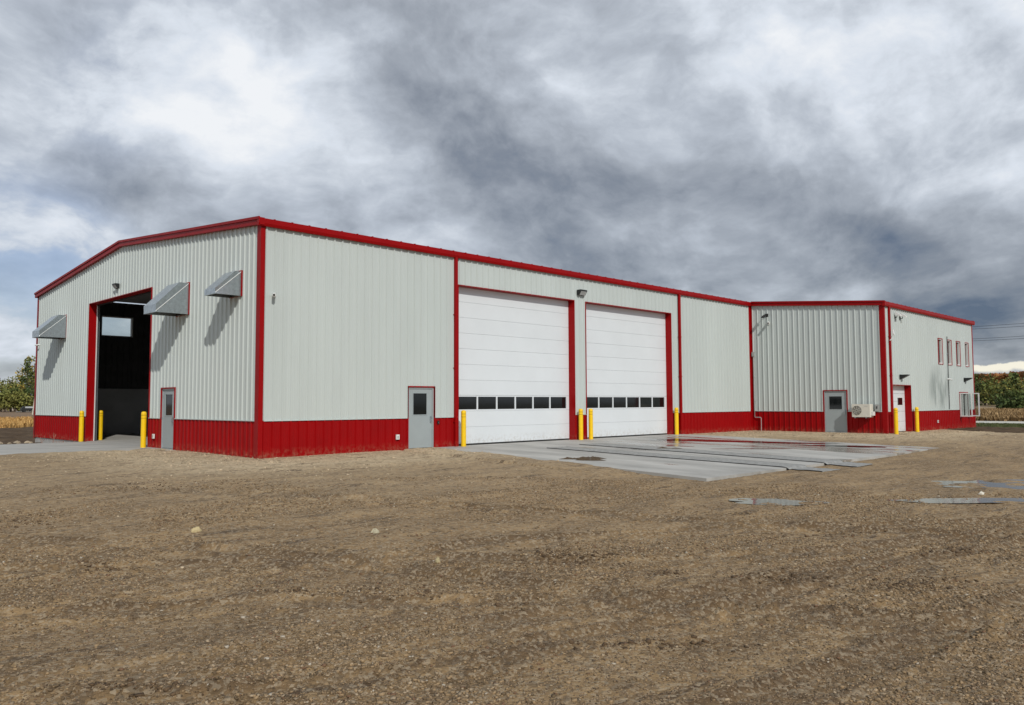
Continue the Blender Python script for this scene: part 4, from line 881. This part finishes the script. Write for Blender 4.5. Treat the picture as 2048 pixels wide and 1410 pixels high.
# ------------------------------------------------------------------ fields
def blades(n, x, y, z, hgt, colA, colB, name, mat, nb, lw, label):
    Vs, Fs, Cs = [], [], []; k = 0
    for j in range(nb):
        th = RNG.uniform(0, 6.28, n); h = hgt*RNG.uniform(.55, 1.05, n); ln = hgt*RNG.uniform(.12, .5, n); wd = lw*RNG.uniform(.6, 1.3, n)
        c, s = np.cos(th), np.sin(th); b0_ = np.stack([x, y, z+hgt*RNG.uniform(0, .55, n)*(j > 0)], -1)
        tip = np.stack([x+c*ln, y+s*ln, z+h], -1); pr = np.stack([-s*wd, c*wd, 0*wd], -1)
        mid = (b0_+tip)/2 + np.stack([0*x, 0*x, hgt*.10*RNG.random(n)], -1)
        V = np.stack([b0_-pr*.5, b0_+pr*.5, mid+pr, tip, mid-pr], 1); Vs.append(V.reshape(-1, 3))
        Fs.append((np.array([[0, 1, 2, 4], [4, 2, 3, 3]])[None, :1] + 5*np.arange(n)[:, None, None]).reshape(-1, 4)+k)
        Fs.append((np.array([[4, 2, 3]])[None] + 5*np.arange(n)[:, None, None]).reshape(-1, 3)+k)
        m_ = RNG.random((n, 1)); C = colA*(1-m_)+colB*m_; Cs.append(np.repeat(C*RNG.uniform(.7, 1.2, (n, 1)), 5, 0)); k += 5*n
    V = np.concatenate(Vs); T = []
    for f in Fs:
        if f.shape[1] == 4: T += [f[:, [0, 1, 2]], f[:, [0, 2, 3]]]
        else: T.append(f)
    me = arr_mesh(name, V, np.concatenate(T)); vcol(me, np.concatenate(Cs)); return tag(link(name, me, mat), label, kind='stuff')
A3 = lambda *c: np.array(c)[None]
n = 9000; y = 56+46*RNG.random(n)**1.6; x = RNG.uniform(-32, 26, n); blades(n, x, y, np.full(n, -.55), np.full(n, .65), A3(.66, .42, .16), A3(.52, .31, .11), 'golden_crop', cornm, 4, .055, 'golden dry crop standing in the field beyond the soil')
sheet('crop_field', None, -60, 30, 55.5, 104, 3., lambda x, y: -.55+0*x, material('golden_stubble', (.50, .32, .13), .95, vscale=.8), 'golden stubble ground under the dry crop')
sheet('far_field', None, -160, 200, 103, 345, 8., lambda x, y: -.60+0*x+.002*(y-103), material('reddish_field', (.20, .125, .065), .95, vscale=.15), 'reddish brown harvested field running to the tree line')
# right-hand side: concrete path, grass verge, lane, corn
def strip_q(name, pts, z, mat, label): 
    m = MB().quad(*[(p[0], p[1], z) for p in pts]); return tag(build(name, m, mat), label, kind='structure')
strip_q('concrete_path', [(46.2, -60), (49.9, -60), (49.9, 40), (46.2, 40)], -.19, gravroad, 'narrow pale concrete path along the wing end')
def band(a, b): return [(a, -60), (b, -60), (b, 60), (a, 60)]
strip_q('grass_verge', [(49.9, -60), (63.2, -60), (63.2, 60), (49.9, 60)], -.26, material('turf', (.075, .10, .035), .95, col2=(.11, .105, .045), vscale=.6), 'green grass verge beyond the concrete path')
strip_q('gravel_lane', [(63.2, -60), (70.7, -60), (70.7, 60), (63.2, 60)], -.22, gravroad, 'pale gravel lane along the corn field')
n = 16000; x = RNG.uniform(50.3, 63, n); y = RNG.uniform(-18, 6, n); blades(n, x, y, np.full(n, -.26), np.full(n, .09), A3(.07, .11, .03), A3(.14, .13, .05), 'grass', grassm, 2, .03, 'short green grass covering the verge')
n = 12000; x = 71.2+70*RNG.random(n)**1.7; y = RNG.uniform(-20, 26, n); blades(n, x, y, np.full(n, -.30), np.where(x < 80, .6, .8), A3(.44, .30, .15), A3(.28, .18, .085), 'corn_stalks', cornm, 4, .07, 'dry brown corn stalks standing in rows beyond the lane')
sheet('corn_field', None, 70.6, 330, -90, 130, 8., lambda x, y: -.32+.010*np.maximum(x-95, 0), material('corn_stubble', (.33, .235, .125), .95, col2=(.25, .17, .09), vscale=.3), 'tan corn field rising gently towards the woods')

# ------------------------------------------------------------------ trees
def tree(loc, h, wd, colA, colB, seed, label, group, nm='tree', nl=700, ls=.55, conic=False, low=.12):
    rr = np.random.default_rng(seed); o = thing(nm, loc, label, 'tree', group); x, y, z = loc
    m = MB().tube([(x, y, z-.3), (x+.1, y, z+h*.35), (x+rr.normal(0, .15), y+rr.normal(0, .15), z+h*.8)], [h*.028, h*.02, h*.006], 7)
    for k in range(6):
        a_ = rr.uniform(0, 6.28); hh = rr.uniform(.25, .65)*h; m.tube([(x, y, z+hh), (x+math.cos(a_)*wd*.25, y+math.sin(a_)*wd*.25, z+hh+h*.08), (x+math.cos(a_)*wd*.42, y+math.sin(a_)*wd*.42, z+hh+h*.14)], [h*.010, h*.007, h*.003], 5)
    build('trunk', m, bark, o)
    nc = 26; cc = rr.normal(0, 1, (nc, 3)); cc /= np.linalg.norm(cc, axis=1)[:, None]; cc *= rr.uniform(.35, 1., (nc, 1)); zz = (cc[:, 2]+1)/2
    tap = (1-zz*.85) if conic else np.ones(nc)
    C = np.stack([cc[:, 0]*wd*.45*tap, cc[:, 1]*wd*.45*tap, h*(low+(.97-low)*zz)-h*.03], -1); cr_ = rr.uniform(.12, .24, nc)*wd*(tap*.6+.4)
    idx = rr.integers(0, nc, nl); dd = rr.normal(0, 1, (nl, 3)); dd /= np.linalg.norm(dd, axis=1)[:, None]; p = C[idx]+dd*(cr_[idx]*rr.uniform(.55, 1.05, nl))[:, None]*np.array([1, 1, .8])
    p[:, 2] = np.maximum(p[:, 2], .15)
    u = rr.normal(0, 1, (nl, 3)); u /= np.linalg.norm(u, axis=1)[:, None]; v = np.cross(u, rr.normal(0, 1, (nl, 3))); v /= np.linalg.norm(v, axis=1)[:, None]; s = (ls*rr.uniform(.5, 1.2, nl))[:, None]*.5
    V = np.stack([p-u*s, p-v*s*.7, p+u*s, p+v*s*.7], 1).reshape(-1, 3); F = np.arange(4*nl).reshape(-1, 4)
    mm = (.5*rr.random(nl)+.5*rr.random(nc)[idx])[:, None]; cl = (colA*(1-mm)+colB*mm)*rr.uniform(.75, 1.2, (nl, 1))
    me = arr_mesh('crown', V, F); vcol(me, np.repeat(cl, 4, 0)); link('crown', me, leafm, o); return o
def at_dist(u, dist, z=0.):
    d_ = pdir(u, 806); d_ = d_/np.hypot(d_[0], d_[1]); return (CAM[0]+d_[0]*dist, CAM[1]+d_[1]*dist, z)
DG, MG, YG, OR, RD_, YL = A3(.045, .078, .028), A3(.135, .165, .045), A3(.29, .27, .075), A3(.34, .15, .05), A3(.30, .095, .045), A3(.46, .32, .07)
LT = [(-30, 265, 10, 9, MG, YG, 'broad olive-green tree'), (2, 255, 9.0, 9, MG, YG, 'round olive tree'), (18, 285, 12, 9, MG, YG, 'tall yellow-green tree'), (30, 250, 6.0, 8, YG, MG, 'low pale green bush-like tree'), (40, 292, 14, 9, YG, MG, 'yellow-green tree with a sunlit crown'),
      (38, 258, 8.5, 5, YL, YG, 'small golden yellow tree'), (53, 280, 17, 7.5, DG, MG, 'dark narrow evergreen'), (66, 285, 18, 9, YG, YL, 'tall tree turning ochre'), (60, 256, 8, 7, DG, MG, 'dark green bushy tree'), (10, 248, 5.5, 7, MG, YG, 'low olive shrub-like tree'), (80, 275, 17, 9, MG, YG, 'tall green tree behind the building end'), (-60, 270, 12, 10, MG, YG, 'wide green tree'), (48, 250, 5, 6, MG, YG, 'low green shrub-like tree'), (22, 252, 7.5, 7, MG, DG, 'dark olive bushy tree')]
for i, (u, ds, h, wd, a_, b_, lab) in enumerate(LT): tree(at_dist(u, ds, -.35), h, wd, a_, b_, 100+i, lab + ' at the edge of the golden field', 'trees beyond the golden field', conic='evergreen' in lab, nl=750, ls=.75)
RT_ = [(1948, 205, 7.2, 8, DG, MG, 'dark round tree close to the wing corner'), (1958, 215, 6.6, 8, DG, MG, 'dark evergreen-like tree'), (1970, 205, 7.0, 8, MG, DG, 'mid-green bushy tree'), (1985, 218, 6.2, 8, DG, MG, 'low dark green tree'), (1996, 200, 7.2, 8, MG, YG, 'olive-green tree'), (2008, 212, 6.4, 8, MG, DG, 'small dense green tree'), (2020, 185, 6.0, 8, DG, MG, 'dark tree at the field corner'), (2033, 190, 7.6, 5, DG, MG, 'pointed dark evergreen'), (2044, 182, 6.2, 9, MG, YG, 'broad olive tree'), (2060, 186, 7, 9, DG, MG, 'dense dark tree'), (2080, 190, 8, 10, MG, DG, 'wide green tree'), (2012, 160, 2.6, 5, DG, MG, 'low dark hedge bush'), (2028, 158, 3.0, 6, DG, MG, 'taller dark hedge bush'), (2045, 157, 2.6, 6, DG, MG, 'dark spreading hedge bush')]
for i, (u, ds, h, wd, a_, b_, lab) in enumerate(RT_): tree(at_dist(u, ds, .3 if ds > 170 else .1), h, wd, a_, b_, 200+i, lab + (' before the autumn hill' if ds > 170 else ' at the field edge'), 'trees beyond the corn field', conic='pointed' in lab, nl=750, ls=.6, low=.02)
# autumn wood on the low hill behind
n = 26000; az = RNG.uniform(-.62, -.38, n)+YAW-.0; ds = RNG.uniform(420, 560, n)
x = CAM[0]+ds*np.cos(az); y = CAM[1]+ds*np.sin(az); top = 12.5+3.5*fbm(az*150, ds*.02, 3, 5)+1.5*fbm(az*600, ds*.1, 2, 6); z = top*(1-.6*RNG.random(n)**1.6)*(.85+.15*(ds-420)/140)*1.25
u = RNG.normal(0, 1, (n, 3)); u /= np.linalg.norm(u, axis=1)[:, None]; v = np.cross(u, RNG.normal(0, 1, (n, 3))); v /= np.linalg.norm(v, axis=1)[:, None]; s = RNG.uniform(.6, 1.6, n)[:, None]
p = np.stack([x, y, z], -1); V = np.stack([p-u*s, p-v*s, p+u*s, p+v*s], 1).reshape(-1, 3)
cn = fbm(az*220, ds*.05, 3, 17)[:, None]; cl = np.where(cn > .02, OR, np.where(cn > -.10, RD_, MG))*RNG.uniform(.6, 1.25, (n, 1))
me = arr_mesh('autumn_wood', V, np.arange(4*n).reshape(-1, 4)); vcol(me, np.repeat(cl, 4, 0)); tag(link('autumn_wood', me, leafm), 'far wood of orange and rust autumn trees on the hill', kind='stuff')
az = np.linspace(-.8, -.3, 60)+YAW; m = MB()
for q in az:
    for ds_, zz in ((330, -.9), (420, 3.), (520, 8.5), (700, 7.)): m.v.append((CAM[0]+ds_*math.cos(q), CAM[1]+ds_*math.sin(q), zz))
for i in range(59):
    for k in range(3): a_ = i*4+k; m.f.append((a_, a_+4, a_+5, a_+1))
tag(build('hill', m, material('hill_floor', (.12, .09, .05), .95, vscale=.05), smooth=True), 'low wooded hill on the skyline', kind='structure')

# ------------------------------------------------------------------ poles and wires, far vehicle
def pole(p, h, label, lean=(0, 0), mat=wood, r=.15, arm=True):
    o = thing('utility_pole', p, label, 'utility pole'); x, y, z = p; tp = (x+lean[0], y+lean[1], z+h)
    build('post', MB().tube([(x, y, z-.3), tp], [r, r*.7], 10), mat, o)
    if arm:
        for dz in (.5, 2.2): build('crossarm', MB().box(tp[0]-1.2, tp[0]+1.2, tp[1]-.06, tp[1]+.06, tp[2]-dz-.06, tp[2]-dz+.06), mat, o)
    return tp
dA = pdir(1790, 665); dB = pdir(2230, 652)
PA = CAM[:2]+dA[:2]/np.hypot(*dA[:2])*104; PB = CAM[:2]+dB[:2]/np.hypot(*dB[:2])*92
za = {648: None}
pole((PA[0], PA[1], -.3), 12.6, 'wooden utility pole behind the wing carrying the wires'); pole((PB[0], PB[1], .0), 12.2, 'wooden utility pole by the corn field carrying the wires')
for k, (v0, v1, off, nm) in enumerate([(652.5, 647, .5, 'topmost'), (657.5, 653, -.5, 'second'), (676, 673, .7, 'third'), (680.5, 678, -.7, 'lowest')]):
    a_ = pdir(1940, v0); b_ = pdir(2048, v1)
    def zat(P_, u_): 
        # straight extrapolation of the sight line heights along the span
        return CAM[2]
    ha = 1.63+104*math.tan(math.asin(a_[2])); hb = 1.63+92*math.tan(math.asin(b_[2]))+.35
    pts = []
    for q in np.linspace(0, 1, 14):
        P_ = PA*(1-q)+PB*q; pts.append((P_[0]+off*.2, P_[1]+off, ha*(1-q)+hb*q - .5*4*q*(1-q)*.5))
    o = tag(build('power_line', MB().tube(pts, .016, 5), black), nm + ' dark power wire strung between the poles', 'wire', 'power lines over the corn field')
p = gpt(65.5, 819, -.45); dl = 190; q_ = at_dist(65.5, dl, -.4); pole(q_, 5.6, 'pale leaning pole beside the far gable end', lean=(.42, -.42), mat=paleg, r=.11, arm=False)
q_ = at_dist(26, 300, -.4); pole(q_, 10.6, 'thin pale pole standing among the olive trees', mat=paleg, r=.16, arm=False)
a_ = at_dist(32, 236, -.36); b_ = at_dist(63, 236, -.36)
strip_q('farm_lane', [a_[:2], b_[:2], at_dist(63, 246)[:2], at_dist(32, 246)[:2]], -.28, gravroad, 'short pale farm lane before the olive trees')
q_ = at_dist(59.5, 238, -.30); x, y, z = q_
o = thing('parked_car', q_, 'small dark car parked on the pale farm lane', 'car')
build('body', MB().prism([(x-2.0, y-.8, z+.35), (x+2.0, y-.8, z+.35), (x+2.0, y-.8, z+.85), (x+1.2, y-.8, z+.95), (x+.7, y-.8, z+1.45), (x-1.3, y-.8, z+1.45), (x-1.95, y-.8, z+.95)], (0, 1.6, 0)), black, o)
build('window', MB().prism([(x-1.2, y-.82, z+.98), (x+.95, y-.82, z+.98), (x+.6, y-.82, z+1.38), (x-1.15, y-.82, z+1.38)], (0, .015, 0)), lens, o)
for xx in (x-1.25, x+1.25): build('wheel', MB().tube([(xx, y-.84, z+.34), (xx, y-.62, z+.34)], .34, 14), rubber, o)
for xx in (x-1.25, x+1.25): build('wheel', MB().tube([(xx, y+.62, z+.34), (xx, y+.84, z+.34)], .34, 14), rubber, o)
